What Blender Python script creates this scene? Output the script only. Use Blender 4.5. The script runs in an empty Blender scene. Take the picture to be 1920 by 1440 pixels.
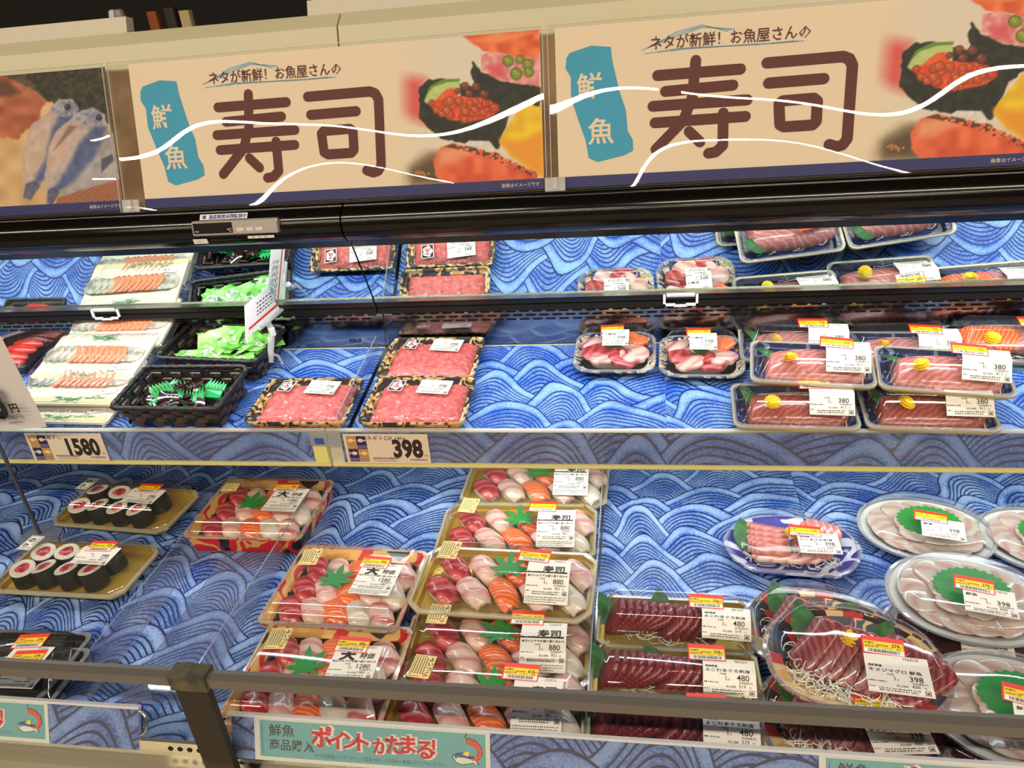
import bpy, math, random
import numpy as np
from mathutils import Vector, Matrix, Euler
SC = bpy.context.scene
COL = SC.collection
# ------------------------------------------------------------------ camera
FPX = 1450.0
CAMZ = 1.45
CW = [(0.98638328, -0.00842149, -0.1642471),      # world X, Y, Z axes written in camera coords (right, down, forward)
      (0.14228712, -0.45713521, 0.87794179),
      (-0.08247671, -0.88935734, -0.44971225)]
cam = bpy.data.cameras.new('camera'); camo = bpy.data.objects.new('camera', cam); COL.objects.link(camo)
cam.sensor_width = 36; cam.lens = 36 * FPX / 1920; cam.clip_start = 0.02
camo.matrix_world = Matrix(((CW[0][0], -CW[0][1], -CW[0][2], 0), (CW[1][0], -CW[1][1], -CW[1][2], 0),
                            (CW[2][0], -CW[2][1], -CW[2][2], CAMZ), (0, 0, 0, 1)))
SC.camera = camo
# ------------------------------------------------------------------ world, exposure
SC.view_settings.view_transform = 'Standard'; SC.view_settings.look = 'None'
SC.view_settings.gamma = 1; SC.view_settings.use_curve_mapping = False
SC.view_settings.exposure = 0.0
SC.cycles.transparent_max_bounces = 24; SC.cycles.max_bounces = 8
SC.cycles.caustics_reflective = False; SC.cycles.caustics_refractive = False
w = bpy.data.worlds.new('store_air'); SC.world = w; w.use_nodes = True
w.node_tree.nodes['Background'].inputs[0].default_value = (1.0, .86, .70, 1)
w.node_tree.nodes['Background'].inputs[1].default_value = 0.24
# ------------------------------------------------------------------ lights: ceiling tubes of the store, case lamps
def area(name, loc, rot, sx, sy, power, col, par=None):
    l = bpy.data.lights.new(name, 'AREA'); l.shape = 'RECTANGLE'; l.size = sx; l.size_y = sy
    l.energy = power; l.color = col
    o = bpy.data.objects.new(name, l); COL.objects.link(o); o.location = loc; o.rotation_euler = rot
    return o
WARM = (1.0, .86, .67); COOL = (.86, .95, 1.0)
for k, (x0, y0) in enumerate(((-2.4, -1.1), (1.9, -1.1), (-1.9, -3.05), (2.1, -3.05), (-3.3, -4.9), (.9, -4.9))):
    area('ceiling_tube_light', (x0, y0, 3.13), (0, 0, 0), 3.7, .07, 76, WARM)
area('canopy_lamp_light', (-.1, 1.008, 1.1545), (math.radians(14), 0, 0), 2.4, .014, 4.4, COOL)
area('shelf_lamp_light', (.17, .955, .834), (math.radians(-8), 0, 0), 1.15, .02, .35, COOL)

# ================================================================== helpers
def s2l(c):
    c = np.asarray(c, float)
    return np.where(c <= .04045, c / 12.92, ((c + .055) / 1.055) ** 2.4)
def rgb(r, g, b):
    v = s2l(np.array([r, g, b]) / 255.0); return (float(v[0]), float(v[1]), float(v[2]), 1)
MATS = {}
def mat(name, col=(.8, .8, .8, 1), rough=.5, metal=0, spec=.5, coat=0, bump=None, var=None, emit=None):
    if name in MATS: return MATS[name]
    m = bpy.data.materials.new(name); m.use_nodes = True; nt = m.node_tree; p = nt.nodes['Principled BSDF']
    p.inputs['Base Color'].default_value = col; p.inputs['Roughness'].default_value = rough
    p.inputs['Metallic'].default_value = metal; p.inputs['Specular IOR Level'].default_value = spec
    p.inputs['Coat Weight'].default_value = coat; p.inputs['Coat Roughness'].default_value = .05
    tc = nt.nodes.new('ShaderNodeTexCoord')
    if var:      # (second colour, scale)
        n = nt.nodes.new('ShaderNodeTexNoise'); n.inputs['Scale'].default_value = var[1]; n.inputs['Detail'].default_value = 4
        r = nt.nodes.new('ShaderNodeValToRGB'); r.color_ramp.elements[0].color = col; r.color_ramp.elements[1].color = var[0]
        r.color_ramp.elements[0].position = .42; r.color_ramp.elements[1].position = .62
        nt.links.new(tc.outputs['Object'], n.inputs['Vector']); nt.links.new(n.outputs['Fac'], r.inputs[0])
        nt.links.new(r.outputs[0], p.inputs['Base Color'])
    if bump:     # (scale, distance)
        n = nt.nodes.new('ShaderNodeTexNoise'); n.inputs['Scale'].default_value = bump[0]; n.inputs['Detail'].default_value = 5
        b = nt.nodes.new('ShaderNodeBump'); b.inputs['Distance'].default_value = bump[1]
        nt.links.new(tc.outputs['Object'], n.inputs['Vector']); nt.links.new(n.outputs['Fac'], b.inputs['Height'])
        nt.links.new(b.outputs[0], p.inputs['Normal'])
    if emit:
        p.inputs['Emission Color'].default_value = emit[0]; p.inputs['Emission Strength'].default_value = emit[1]
    MATS[name] = m; return m
def clear(name, tint=(.96, .97, .97, 1), refl=1.0, rough=.03, haze=.03, bump=None, ior=1.45):
    """thin clear plastic: see-through, with a fresnel reflection and a little haze"""
    if name in MATS: return MATS[name]
    m = bpy.data.materials.new(name); m.use_nodes = True; nt = m.node_tree; nt.nodes.clear()
    N = nt.nodes.new; L = nt.links.new
    out = N('ShaderNodeOutputMaterial'); tr = N('ShaderNodeBsdfTransparent'); tr.inputs[0].default_value = tint
    gl = N('ShaderNodeBsdfGlossy'); gl.inputs['Roughness'].default_value = rough
    df = N('ShaderNodeBsdfDiffuse'); df.inputs[0].default_value = (.9, .9, .9, 1)
    ge = N('ShaderNodeNewGeometry'); dt = N('ShaderNodeVectorMath'); dt.operation = 'DOT_PRODUCT'; L(ge.outputs['Incoming'], dt.inputs[0]); L(ge.outputs['Normal'], dt.inputs[1])
    E.nt = nt; f0 = ((ior - 1) / (ior + 1)) ** 2; cs = E.op('ABSOLUTE', E(dt.outputs['Value'])); fr = E.op('POWER', E.op('MAXIMUM', 1.0 - cs, 0.0), 5.0) * (1 - f0) + f0
    mu = N('ShaderNodeMath'); mu.operation = 'MULTIPLY'; mu.inputs[1].default_value = refl
    m1 = N('ShaderNodeMixShader'); m1.inputs[0].default_value = haze
    m2 = N('ShaderNodeMixShader')
    L(tr.outputs[0], m1.inputs[1]); L(df.outputs[0], m1.inputs[2])
    L(fr.s, mu.inputs[0]); mu.use_clamp = True; L(mu.outputs[0], m2.inputs[0])
    L(m1.outputs[0], m2.inputs[1]); L(gl.outputs[0], m2.inputs[2]); L(m2.outputs[0], out.inputs[0])
    if bump:
        tc = N('ShaderNodeTexCoord'); n = N('ShaderNodeTexNoise'); n.inputs['Scale'].default_value = bump[0]
        b = N('ShaderNodeBump'); b.inputs['Distance'].default_value = bump[1]
        L(tc.outputs['Object'], n.inputs['Vector']); L(n.outputs['Fac'], b.inputs['Height'])
        L(b.outputs[0], gl.inputs['Normal']); L(b.outputs[0], dt.inputs[1])
    MATS[name] = m; return m

# ---- tiny expression builder for shader math
class E:
    nt = None
    def __init__(s, sock): s.s = sock
    @staticmethod
    def op(o, *a):
        n = E.nt.nodes.new('ShaderNodeMath'); n.operation = o
        for i, v in enumerate(a):
            if isinstance(v, E): E.nt.links.new(v.s, n.inputs[i])
            else: n.inputs[i].default_value = v
        return E(n.outputs[0])
    def __add__(s, o): return E.op('ADD', s, o)
    __radd__ = __add__
    def __sub__(s, o): return E.op('SUBTRACT', s, o)
    def __rsub__(s, o): return E.op('SUBTRACT', o, s)
    def __mul__(s, o): return E.op('MULTIPLY', s, o)
    __rmul__ = __mul__
def wave_mat(name, scale=1.0, dark=(12, 38, 92), mid=(48, 98, 186), light=(176, 205, 240), seed=0.0, rough=.45, amt=1.0):
    """overlapping hand-brushed wave print (rows of hills in front of each other)"""
    m = bpy.data.materials.new(name); m.use_nodes = True; nt = m.node_tree; E.nt = nt
    N = nt.nodes.new; L = nt.links.new; p = nt.nodes['Principled BSDF']; p.inputs['Roughness'].default_value = rough
    tc = N('ShaderNodeTexCoord'); sx = N('ShaderNodeSeparateXYZ'); L(tc.outputs['Object'], sx.inputs[0])
    wn = N('ShaderNodeTexNoise'); wn.noise_dimensions = '3D'; wn.inputs['Scale'].default_value = 6.5 / scale; wn.inputs['Detail'].default_value = 1.0
    mp = N('ShaderNodeMapping'); mp.inputs['Location'].default_value = (seed, seed * 1.7, 0); L(tc.outputs['Object'], mp.inputs[0]); L(mp.outputs[0], wn.inputs['Vector'])
    sc_ = N('ShaderNodeSeparateColor'); L(wn.outputs['Color'], sc_.inputs[0])
    lam = .135 * scale; row = .0235 * scale
    u = E(sx.outputs[0]) * (1 / lam) + (E(sc_.outputs[0]) - .5) * (.75 * amt) + seed
    v = E(sx.outputs[1]) * (1 / row) + (E(sc_.outputs[1]) - .5) * (1.7 * amt) + 40
    j0 = E.op('FLOOR', v)
    best = None
    res = None
    for k in (1, 0, -1, -2, -3):           # rows from the farthest to the nearest; nearer ones overwrite
        j = j0 + float(k)
        ph = E.op('FRACT', j * 0.5) + E.op('SINE', j * 12.9) * .21
        uu = u + ph
        cell = E.op('FLOOR', uu)
        rnd = E.op('FRACT', E.op('SINE', cell * 7.31 + j * 3.17) * 43.7)
        bell = E.op('COSINE', (uu) * (2 * math.pi)) * -.5 + .5
        bell = E.op('POWER', bell, 1.05)
        d = j + bell * (rnd * 1.5 + 1.3) - v
        tt = E.op('FRACT', uu)
        if res is None: res = d; rr = rnd
        else:
            ins = E.op('GREATER_THAN', d, 0.0)
            res = res * (1.0 - ins) + d * ins
            rr = rr * (1.0 - ins) + rnd * ins
    d = res
    # outline at d<.06, thick light band to .62 then thin brushed stripes
    band = E.op('LESS_THAN', d, .68)
    l1 = E.op('LESS_THAN', d, .10)
    fs = E.op('FRACT', (d - .68) * 3.7)
    l2 = E.op('LESS_THAN', fs, .33) * (1.0 - band)
    line = E.op('MAXIMUM', l1, l2)
    gn = N('ShaderNodeTexNoise'); gn.inputs['Scale'].default_value = 520 / scale; gn.inputs['Detail'].default_value = 2
    L(tc.outputs['Object'], gn.inputs['Vector'])
    bn = N('ShaderNodeTexNoise'); bn.inputs['Scale'].default_value = 26 / scale; bn.inputs['Detail'].default_value = 2
    L(tc.outputs['Object'], bn.inputs['Vector'])
    grain = E(gn.outputs['Fac']); big = E(bn.outputs['Fac'])
    g1 = E.op('SINE', d * (math.pi / .68)) * band                 # bright middle of the thick band
    lt = g1 * .75 + (1.0 - band) * .30 + (grain - .5) * 1.7 + (big - .5) * 1.7 + (rr - .5) * .25 + .06
    n1 = N('ShaderNodeMix'); n1.data_type = 'RGBA'; n1.clamp_factor = True
    n1.inputs['A'].default_value = rgb(*mid); n1.inputs['B'].default_value = rgb(*light); L(lt.s, n1.inputs['Factor'])
    n2 = N('ShaderNodeMix'); n2.data_type = 'RGBA'; n2.inputs['B'].default_value = rgb(*dark)
    L(n1.outputs['Result'], n2.inputs['A']); L((line * .97).s, n2.inputs['Factor'])
    L(n2.outputs['Result'], p.inputs['Base Color'])
    return m

class MB:
    def __init__(s): s.v = []; s.f = []; s.m = []; s.mats = []
    def mi(s, m):
        if m not in s.mats: s.mats.append(m)
        return s.mats.index(m)
    def add(s, vs, fs, m):
        b = len(s.v); k = s.mi(m); s.v += [tuple(v) for v in vs]
        s.f += [tuple(i + b for i in f) for f in fs]; s.m += [k] * len(fs); return b
    def box(s, x0, x1, y0, y1, z0, z1, m, M=None):
        vs = [(x, y, z) for z in (z0, z1) for y in (y0, y1) for x in (x0, x1)]
        if M: vs = [M @ Vector(v) for v in vs]
        s.add(vs, [(0, 2, 3, 1), (4, 5, 7, 6), (0, 1, 5, 4), (2, 6, 7, 3), (0, 4, 6, 2), (1, 3, 7, 5)], m)
    def quad(s, x0, x1, y0, y1, z, m): s.add([(x0, y0, z), (x1, y0, z), (x1, y1, z), (x0, y1, z)], [(0, 1, 2, 3)], m)
    def loft(s, rings, m, cap0=False, cap1=False, M=None, ms=None):
        n = len(rings[0]); b = len(s.v)
        for r in rings: s.v += [tuple(M @ Vector(p)) if M else tuple(p) for p in r]
        for i in range(len(rings) - 1):
            k = s.mi(ms[i] if ms else m)
            for j in range(n):
                a = b + i * n + j; c = b + i * n + (j + 1) % n
                s.f.append((a, c, c + n, a + n)); s.m.append(k)
        if cap0: s.f.append(tuple(b + j for j in reversed(range(n)))); s.m.append(s.mi(ms[0] if ms else m))
        if cap1: s.f.append(tuple(b + (len(rings) - 1) * n + j for j in range(n))); s.m.append(s.mi(ms[-1] if ms else m))
    def tube(s, pts, r, m, n=8, closed=False, caps=True):
        pts = [Vector(p) for p in pts]; rings = []
        for i, p in enumerate(pts):
            if closed: t = pts[(i + 1) % len(pts)] - pts[i - 1]
            else: t = pts[min(i + 1, len(pts) - 1)] - pts[max(i - 1, 0)]
            t.normalize(); a = Vector((0, 0, 1)) if abs(t.z) < .9 else Vector((0, 1, 0))
            e = t.cross(a).normalized(); g = e.cross(t)
            rr = r[i] if isinstance(r, (list, tuple)) else r
            rings.append([p + (e * math.cos(q) + g * math.sin(q)) * rr for q in [2 * math.pi * k / n for k in range(n)]])
        if closed: rings.append(rings[0])
        s.loft(rings, m, caps and not closed, caps and not closed)
    def prism(s, poly, z0, z1, m, M=None):
        n = len(poly); vs = [(x, y, z0) for x, y in poly] + [(x, y, z1) for x, y in poly]
        if M: vs = [M @ Vector(v) for v in vs]
        s.add(vs, [tuple(range(n))[::-1], tuple(range(n, 2 * n))] + [(i, (i + 1) % n, n + (i + 1) % n, n + i) for i in range(n)], m)
    def stroke(s, pts, wd, z, m, n=7):
        """flat rounded brush stroke through pts"""
        for (a, b) in zip(pts[:-1], pts[1:]):
            a = Vector(a); b = Vector(b); t = (b - a)
            if t.length < 1e-9: continue
            ang = math.atan2(t.y, t.x); h = wd / 2
            P = [(b.x + h * math.cos(ang - math.pi / 2 + math.pi * k / n), b.y + h * math.sin(ang - math.pi / 2 + math.pi * k / n), z) for k in range(n + 1)]
            P += [(a.x + h * math.cos(ang + math.pi / 2 + math.pi * k / n), a.y + h * math.sin(ang + math.pi / 2 + math.pi * k / n), z) for k in range(n + 1)]
            s.add(P, [tuple(range(len(P)))], m); z += 1.2e-6
    def text(s, body, x, y, size, m, z=.0002, align='l', wx=1.0, bold=0.0, sp=1.0, shear=0, rot=0):
        V, F, wd = text_geo(body, bold, sp, shear)
        k = size; off = {'l': 0, 'c': -wd / 2, 'r': -wd}[align]
        c, sn = math.cos(rot), math.sin(rot)
        vs = []
        for (a, b) in V:
            p, q = (a + off) * k * wx, b * k
            vs.append((x + p * c - q * sn, y + p * sn + q * c, z))
        s.add(vs, F, m)
    def mesh(s, name, smooth=30):
        me = bpy.data.meshes.new(name); me.from_pydata(s.v, [], s.f)
        for m in s.mats: me.materials.append(m)
        me.polygons.foreach_set('material_index', s.m)
        if smooth:
            me.polygons.foreach_set('use_smooth', [True] * len(s.f)); me.update()
            me.set_sharp_from_angle(angle=math.radians(smooth))
        me.update(); return me
_T = {}
def text_geo(body, bold=0, sp=1.0, shear=0):
    key = (body, bold, sp, shear)
    if key in _T: return _T[key]
    c = bpy.data.curves.new('lettering', 'FONT'); c.body = body; c.resolution_u = 1 if len(body) > 9 else 3; c.offset = bold; c.space_character = sp; c.shear = shear
    o = bpy.data.objects.new('lettering', c); COL.objects.link(o); bpy.context.view_layer.update()
    me = bpy.data.meshes.new_from_object(o.evaluated_get(bpy.context.evaluated_depsgraph_get()))
    V = [(v.co.x, v.co.y) for v in me.vertices]; F = [tuple(p.vertices) for p in me.polygons]
    if V:
        mn = min(a for a, b in V); V = [(a - mn, b) for a, b in V]; wd = max(a for a, b in V)
    else: wd = 0
    bpy.data.objects.remove(o); bpy.data.curves.remove(c); bpy.data.meshes.remove(me)
    _T[key] = (V, F, wd); return _T[key]
CACHE = {}
def cached(key, fn):
    if key not in CACHE: CACHE[key] = fn()
    return CACHE[key]
def part(name, me, parent=None, loc=(0, 0, 0), rot=(0, 0, 0), label=None, kind=None, sc=None):
    if isinstance(me, MB): me = me.mesh(name)
    o = bpy.data.objects.new(name, me); COL.objects.link(o); o.parent = parent
    o.location = loc; o.rotation_euler = rot
    if sc: o.scale = sc
    if label: o['label'] = label
    if kind: o['kind'] = kind
    return o
def thing(name, label, cat, M=None, group=None, me=None):
    if isinstance(me, MB): me = me.mesh(name)
    o = bpy.data.objects.new(name, me); COL.objects.link(o)
    if M is not None: o.matrix_world = M
    o['label'] = label; o['category'] = cat
    if group: o['group'] = group
    if me is None: o.empty_display_size = .02
    return o
# ---- pixel of the photograph -> point on a real surface
CAMP = Vector((0, 0, CAMZ))
def ray(px, py):
    r = (px - 960.0, py - 720.0, FPX); return Vector([sum(a * b for a, b in zip(row, r)) for row in CW])
def hit(px, py, n, p0):
    r = ray(px, py); n = Vector(n); t = n.dot(Vector(p0) - CAMP) / n.dot(r); return CAMP + r * t
def project(P):
    q = P - np.array([0, 0, CAMZ]); A = np.array(CW); c = q @ A
    return 960 + FPX * c[..., 0] / c[..., 2], 720 + FPX * c[..., 1] / c[..., 2]
DECK = .70
TH = math.radians(9)
SHP = Vector((0, .93, .895)); SHN = Vector((0, -math.sin(TH), math.cos(TH)))
SR = Matrix.Rotation(TH, 4, 'X')
def on_deck(px, py, z=0): return hit(px, py, (0, 0, 1), (0, 0, DECK + z))
def on_shelf(px, py, h=0): return hit(px, py, SHN, SHP + SHN * h)
def front_deck(pl, pr, z, d, rim, tilt=0):
    """frame of a tray whose front rim corners sit at pixels pl, pr; its rim is z above the deck"""
    a = on_deck(*pl, z); b = on_deck(*pr, z); e = (b - a).normalized(); ang = math.atan2(e.y, e.x)
    n = Vector((-e.y, e.x, 0)); c = (a + b) / 2; c.y = max(c.y, .551)
    M = Matrix.Translation((c.x, c.y, DECK + z - rim)) @ Matrix.Rotation(ang, 4, 'Z') @ Matrix.Rotation(math.radians(tilt), 4, 'X') @ Matrix.Translation((0, d / 2, 0))
    return M
def front_shelf(pl, pr, h, d, rim, tilt=0):
    a = on_shelf(*pl, h); b = on_shelf(*pr, h); c = (a + b) / 2 - SHN * rim
    e = SR.inverted() @ (b - a); ang = math.atan2(e.y, e.x)
    return Matrix.Translation(c) @ SR @ Matrix.Rotation(ang, 4, 'Z') @ Matrix.Rotation(math.radians(tilt), 4, 'X') @ Matrix.Translation((0, d / 2, 0))
def centre_deck(px, py, z, rim, rz, tx=0, ty=0):
    c = on_deck(px, py, z); c.y = max(c.y, .617)
    return Matrix.Translation((c.x, c.y, DECK + z - rim)) @ Matrix.Rotation(math.radians(rz), 4, 'Z') @ Matrix.Rotation(math.radians(tx), 4, 'X') @ Matrix.Rotation(math.radians(ty), 4, 'Y')
# ---- outlines
def rrect(w, d, z, r, n=5):
    P = []
    for (cx, cy, a0) in ((w / 2 - r, -d / 2 + r, -90), (w / 2 - r, d / 2 - r, 0), (-w / 2 + r, d / 2 - r, 90), (-w / 2 + r, -d / 2 + r, 180)):
        for k in range(n + 1):
            a = math.radians(a0 + 90 * k / n); P.append((cx + r * math.cos(a), cy + r * math.sin(a), z))
    return P
def oval(w, d, z, n=56, p=2.15, flat=None, wav=0):
    P = []
    for k in range(n):
        t = 2 * math.pi * k / n; c, s_ = math.cos(t), math.sin(t); q = 1 + wav * math.cos(8 * t)
        x = w / 2 * q * math.copysign(abs(c) ** (2 / p), c); y = d / 2 * q * math.copysign(abs(s_) ** (2 / p), s_)
        if flat: y = max(y, -d / 2 * flat)
        P.append((x, y, z))
    return P
BLACK = mat('print_black', rgb(28, 25, 25), .6)
PAPER = mat('label_paper', rgb(236, 232, 224), .5)
CREAMP = mat('cream_label_paper', rgb(232, 212, 140), .5)
REDP = mat('sticker_red', rgb(238, 58, 36), .4)
YELP = mat('sticker_yellow', rgb(250, 214, 20), .4)
WHITEP = mat('sticker_white', rgb(240, 236, 232), .4)
#@@STRUCTURE
# ================================================================== room
XL, XR = -6.0, 6.0
wallm = mat('dark_wall', rgb(26, 22, 19), .8, bump=(30, .001))
def struct(name, mb, label=None):
    o = part(name, mb); o['kind'] = 'structure'; return o
b = MB(); b.box(XL, XR, -6, 3, -.1, 0, mat('floor_vinyl', rgb(150, 140, 125), .35, var=(rgb(128, 120, 108), 9))); struct('floor', b)
b = MB(); b.box(XL, XR, -6, 3, 3.2, 3.3, mat('ceiling_board', rgb(140, 130, 114), .9, bump=(60, .001))); struct('ceiling', b)
b = MB(); b.box(XL, XR, 2.4, 2.5, 0, 3.2, wallm); struct('wall_back', b)
b = MB(); b.box(XL, XR, -6.1, -6, 0, 3.2, mat('store_wall', rgb(120, 104, 88), .8, var=(rgb(90, 80, 72), 1.3))); struct('wall_front', b)
b = MB(); b.box(XL - .1, XL, -6, 3, 0, 3.2, mat('store_wall')); struct('wall_left', b)
b = MB(); b.box(XR, XR + .1, -6, 3, 0, 3.2, mat('store_wall')); struct('wall_right', b)

# ================================================================== display case
BEIGE = mat('case_beige_paint', rgb(206, 200, 168), .45)
BLK = mat('case_black_gloss', rgb(9, 9, 9), .13, spec=.5)
BLKM = mat('case_black_trim', rgb(16, 15, 14), .28)
STEEL = mat('brushed_steel', rgb(176, 172, 164), .22, metal=1, bump=(260, .00006))
MIRROR = mat('mirror_glass', rgb(226, 236, 232), .01, metal=1)
STEELP = mat('polished_panel_steel', rgb(150, 152, 156), .10, metal=1, bump=(90, .00003))
GREYM = mat('grey_rail_metal', rgb(128, 124, 118), .34, metal=.55)
YELL = mat('lip_yellow_strip', rgb(226, 214, 118), .45)
CREAML = mat('lip_cream_plastic', rgb(226, 216, 176), .4)
IN_W = mat('case_inner_white', rgb(214, 216, 216), .6)
LAMP = mat('lamp_diffuser', (.9, .97, 1, 1), .5, emit=((.86, .95, 1, 1), 9))
def extrude(name, prof, x0, x1, m, par, sm=30, label=None, closed=True):
    """profile given as (y,z) points, run along x"""
    mb = MB(); n = len(prof)
    vs = [(x0, y, z) for y, z in prof] + [(x1, y, z) for y, z in prof]
    fs = [(i, (i + 1) % n, n + (i + 1) % n, n + i) for i in range(n if closed else n - 1)]
    if closed: fs += [tuple(range(n))[::-1], tuple(range(n, 2 * n))]
    mb.add(vs, fs, m); return part(name, mb.mesh(name, sm), par, label=label)
def arc(cy, cz, r, a0, a1, n=12): return [(cy + r * math.cos(math.radians(a0 + (a1 - a0) * k / n)), cz + r * math.sin(math.radians(a0 + (a1 - a0) * k / n))) for k in range(n + 1)]
def make_case(xc, xs, xl, XA, XB, side, label):
    """side -1: the case left of the seam, +1: right of it. xc, xs, xl = seam at canopy, shelf, lip"""
    t = thing('display_case', label, 'fridge', Matrix())
    g = .0012
    def rng(x): return (XA, x - g) if side < 0 else (x + g, XB)
    a, b_ = rng(xc)
    # rounded black canopy front: big bulge, groove, upper lip
    prof = [(1.0, 1.17)] + [(.984, 1.170)] + arc(.986, 1.1935, .0255, 265, 118, 16) + [(.976, 1.2130)] + arc(.985, 1.2145, .0062, 200, 70, 8) + [(.996, 1.2195), (.996, 1.2)]
    extrude('canopy_front', prof, a, b_, BLK, t, 50, 'glossy black rounded canopy front')
    extrude('canopy_underside_strip', [(.992, 1.1575), (.990, 1.1578), (.986, 1.1695), (.999, 1.1695), (.999, 1.1575)], a, b_, mat('dark_mirror_strip', rgb(74, 82, 96), .18, metal=.9), t)
    # beige canopy body the signs lean on, leaning back 16 degrees
    s16, c16 = math.sin(math.radians(16)), math.cos(math.radians(16))
    def lean(v, o): return (1.0 + v * s16 + o * c16, 1.22 + v * c16 - o * s16)
    extrude('canopy_body', [lean(.0, .012), lean(.222, .012), lean(.232, .02), lean(.243, .03), lean(.2440, .11), (1.22, 1.36), (1.22, 1.165), (1.0, 1.165)], a, b_, BEIGE, t, 30, 'beige painted canopy body')
    # inside ceiling and rear wall
    mb = MB(); mb.box(a, b_, 1.0, 1.24, 1.1585, 1.1645, IN_W); part('inner_ceiling', mb, t)
    mb = MB(); mb.box(a, b_, 1.21, 1.24, .60, 1.158, IN_W); part('inner_back', mb, t)
    # mirror leaning forward
    a, b_ = rng(xs + (.0005 if side > 0 else .0))
    mb = MB(); Mm = Matrix.Translation((0, 1.127, 1.026)) @ Matrix.Rotation(math.radians(25.5), 4, 'X')
    mb.box(a, b_, 0, .004, .006, .130, MIRROR, Mm); part('mirror', mb.mesh('mirror', 0), t, label='forward leaning mirror strip')
    mb = MB(); mb.box(a, b_, -.0025, .006, -.001, .0065, mat('mirror_channel', rgb(150, 156, 146), .2, metal=.8), Mm); part('mirror_channel', mb.mesh('mirror_channel', 0), t)
    # black beam
    a, b_ = rng(xs)
    extrude('black_beam', [(1.158, .997), (1.136, .999), (1.1335, 1.001), (1.1335, 1.0095), (1.1355, 1.011), (1.1355, 1.0125), (1.1315, 1.0135), (1.1305, 1.0225), (1.134, 1.0255), (1.16, 1.0255)], a, b_, BLKM, t, 20)
    # polished slotted back panel
    mb = MB(); mb.box(a, b_, 1.158, 1.162, .925, .998, STEELP); pn = part('slotted_panel', mb.mesh('slotted_panel', 0), t, label='polished steel panel with air slots')
    mb = MB(); hole = mat('slot_shadow', rgb(6, 6, 7), .9); x = a + .01
    for r, z in enumerate((.9885, .9815, .9745)):
        x = math.ceil(a / .0215) * .0215 + (.0107 if r % 2 else 0)
        while x < b_ - .02:
            mb.box(x, x + .0155, 1.1572, 1.1582, z, z + .0026, hole); x += .0215
    part('air_slot', mb.mesh('air_slot', 0), pn, kind='stuff')
    # middle shelf
    a, b_ = rng(xl); Ms = Matrix.Translation(SHP) @ SR
    mb = MB(); mb.box(a, b_, .0, .236, -.014, -.0012, BEIGE, Ms); part('middle_shelf', mb.mesh('middle_shelf', 0), t)
    Ml = Matrix.Translation((0, .93, 0))
    extrude('price_rail', [(.936, .838), (.9275, .8375), (.9255, .840), (.9265, .845), (.9285, .8455), (.9285, .8975), (.936, .8985)], a, b_, CREAML, t, 20)
    mb = MB(); mb.box(a, b_, .9253, .9262, .8405, .8447, YELL); part('yellow_strip', mb.mesh('yellow_strip', 0), t)
    mb = MB(); mb.box(a, b_, .9247, .9255, .846, .9015, clear('clear_cover', haze=.05)); mb.box(a, b_, .9247, .931, .9015, .9030, clear('clear_edge', haze=.45, rough=.15)); part('clear_cover', mb.mesh('clear_cover', 0), t)
    # bottom deck, front trough, bumper
    mb = MB(); mb.box(a, b_, .533, 1.205, .66, .6975, STEEL); part('bottom_deck', mb.mesh('bottom_deck', 0), t)
    BS_ = mat('bumper_steel', rgb(190, 180, 152), .26, metal=.45, bump=(40, .0002)); mb = MB(); mb.box(a, b_, .475, .529, .62, .7085, BS_); mb.box(a, b_, .5265, .531, .7085, .7290, STEEL); part('front_trough', mb.mesh('front_trough', 0), t)
    extrude('bumper', arc(.446, .679, .034, 60, 250, 16) + [(.476, .64), (.480, .706)], a, b_, mat('bumper_steel', rgb(190, 180, 152), .26, metal=.45, bump=(40, .0002)), t, 50, 'rounded stainless steel bumper')
    mb = MB(); mb.box(a, b_, .47, 1.2, 0, .618, BEIGE); part('lower_body', mb.mesh('lower_body', 0), t)
    return t
LS = 'long refrigerated case with black canopy and mirror, '
XA, XB = -1.75, 1.65
cl = make_case(-.389, -.424, -.458, XA, XB, -1, LS + 'the unit left of the seam')
cr = make_case(-.389, -.424, -.458, XA, XB, +1, LS + 'the unit right of the seam')
# under-shelf lamp of the right unit and canopy lamps
mb = MB(); mb.box(-.44, 1.5, .944, .962, .8385, .8475, LAMP); part('shelf_lamp', mb.mesh('shelf_lamp', 0), cr)
for t_, x0, x1 in ((cl, -1.4, -.42), (cr, -.36, 1.6)):
    mb = MB(); mb.box(x0, x1, 1.001, 1.015, 1.1555, 1.1584, LAMP); part('canopy_lamp', mb.mesh('canopy_lamp', 0), t_)
# upper blocks on the canopy top
def lp(x, v, o):
    s16, c16 = math.sin(math.radians(16)), math.cos(math.radians(16)); return (x, 1.0 + v * s16 + o * c16, 1.22 + v * c16 - o * s16)
for x0, x1, t_, h in ((XA, -.705, cl, .019), (-.437, XB, cr, .017)):
    mb = MB(); vs = [lp(x, v, o) for x in (x0, x1) for v, o in ((.238, .032), (.238 + h + .008, .034), (.238 + h + .010, .05), (.238, .05))]
    mb.add(vs, [(0, 1, 2, 3), (7, 6, 5, 4), (0, 4, 5, 1), (1, 5, 6, 2), (2, 6, 7, 3), (3, 7, 4, 0)], mat('raised_beige', rgb(206, 198, 180), .5)); part('raised_top_edge', mb.mesh('raised_top_edge', 0), t_)
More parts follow.
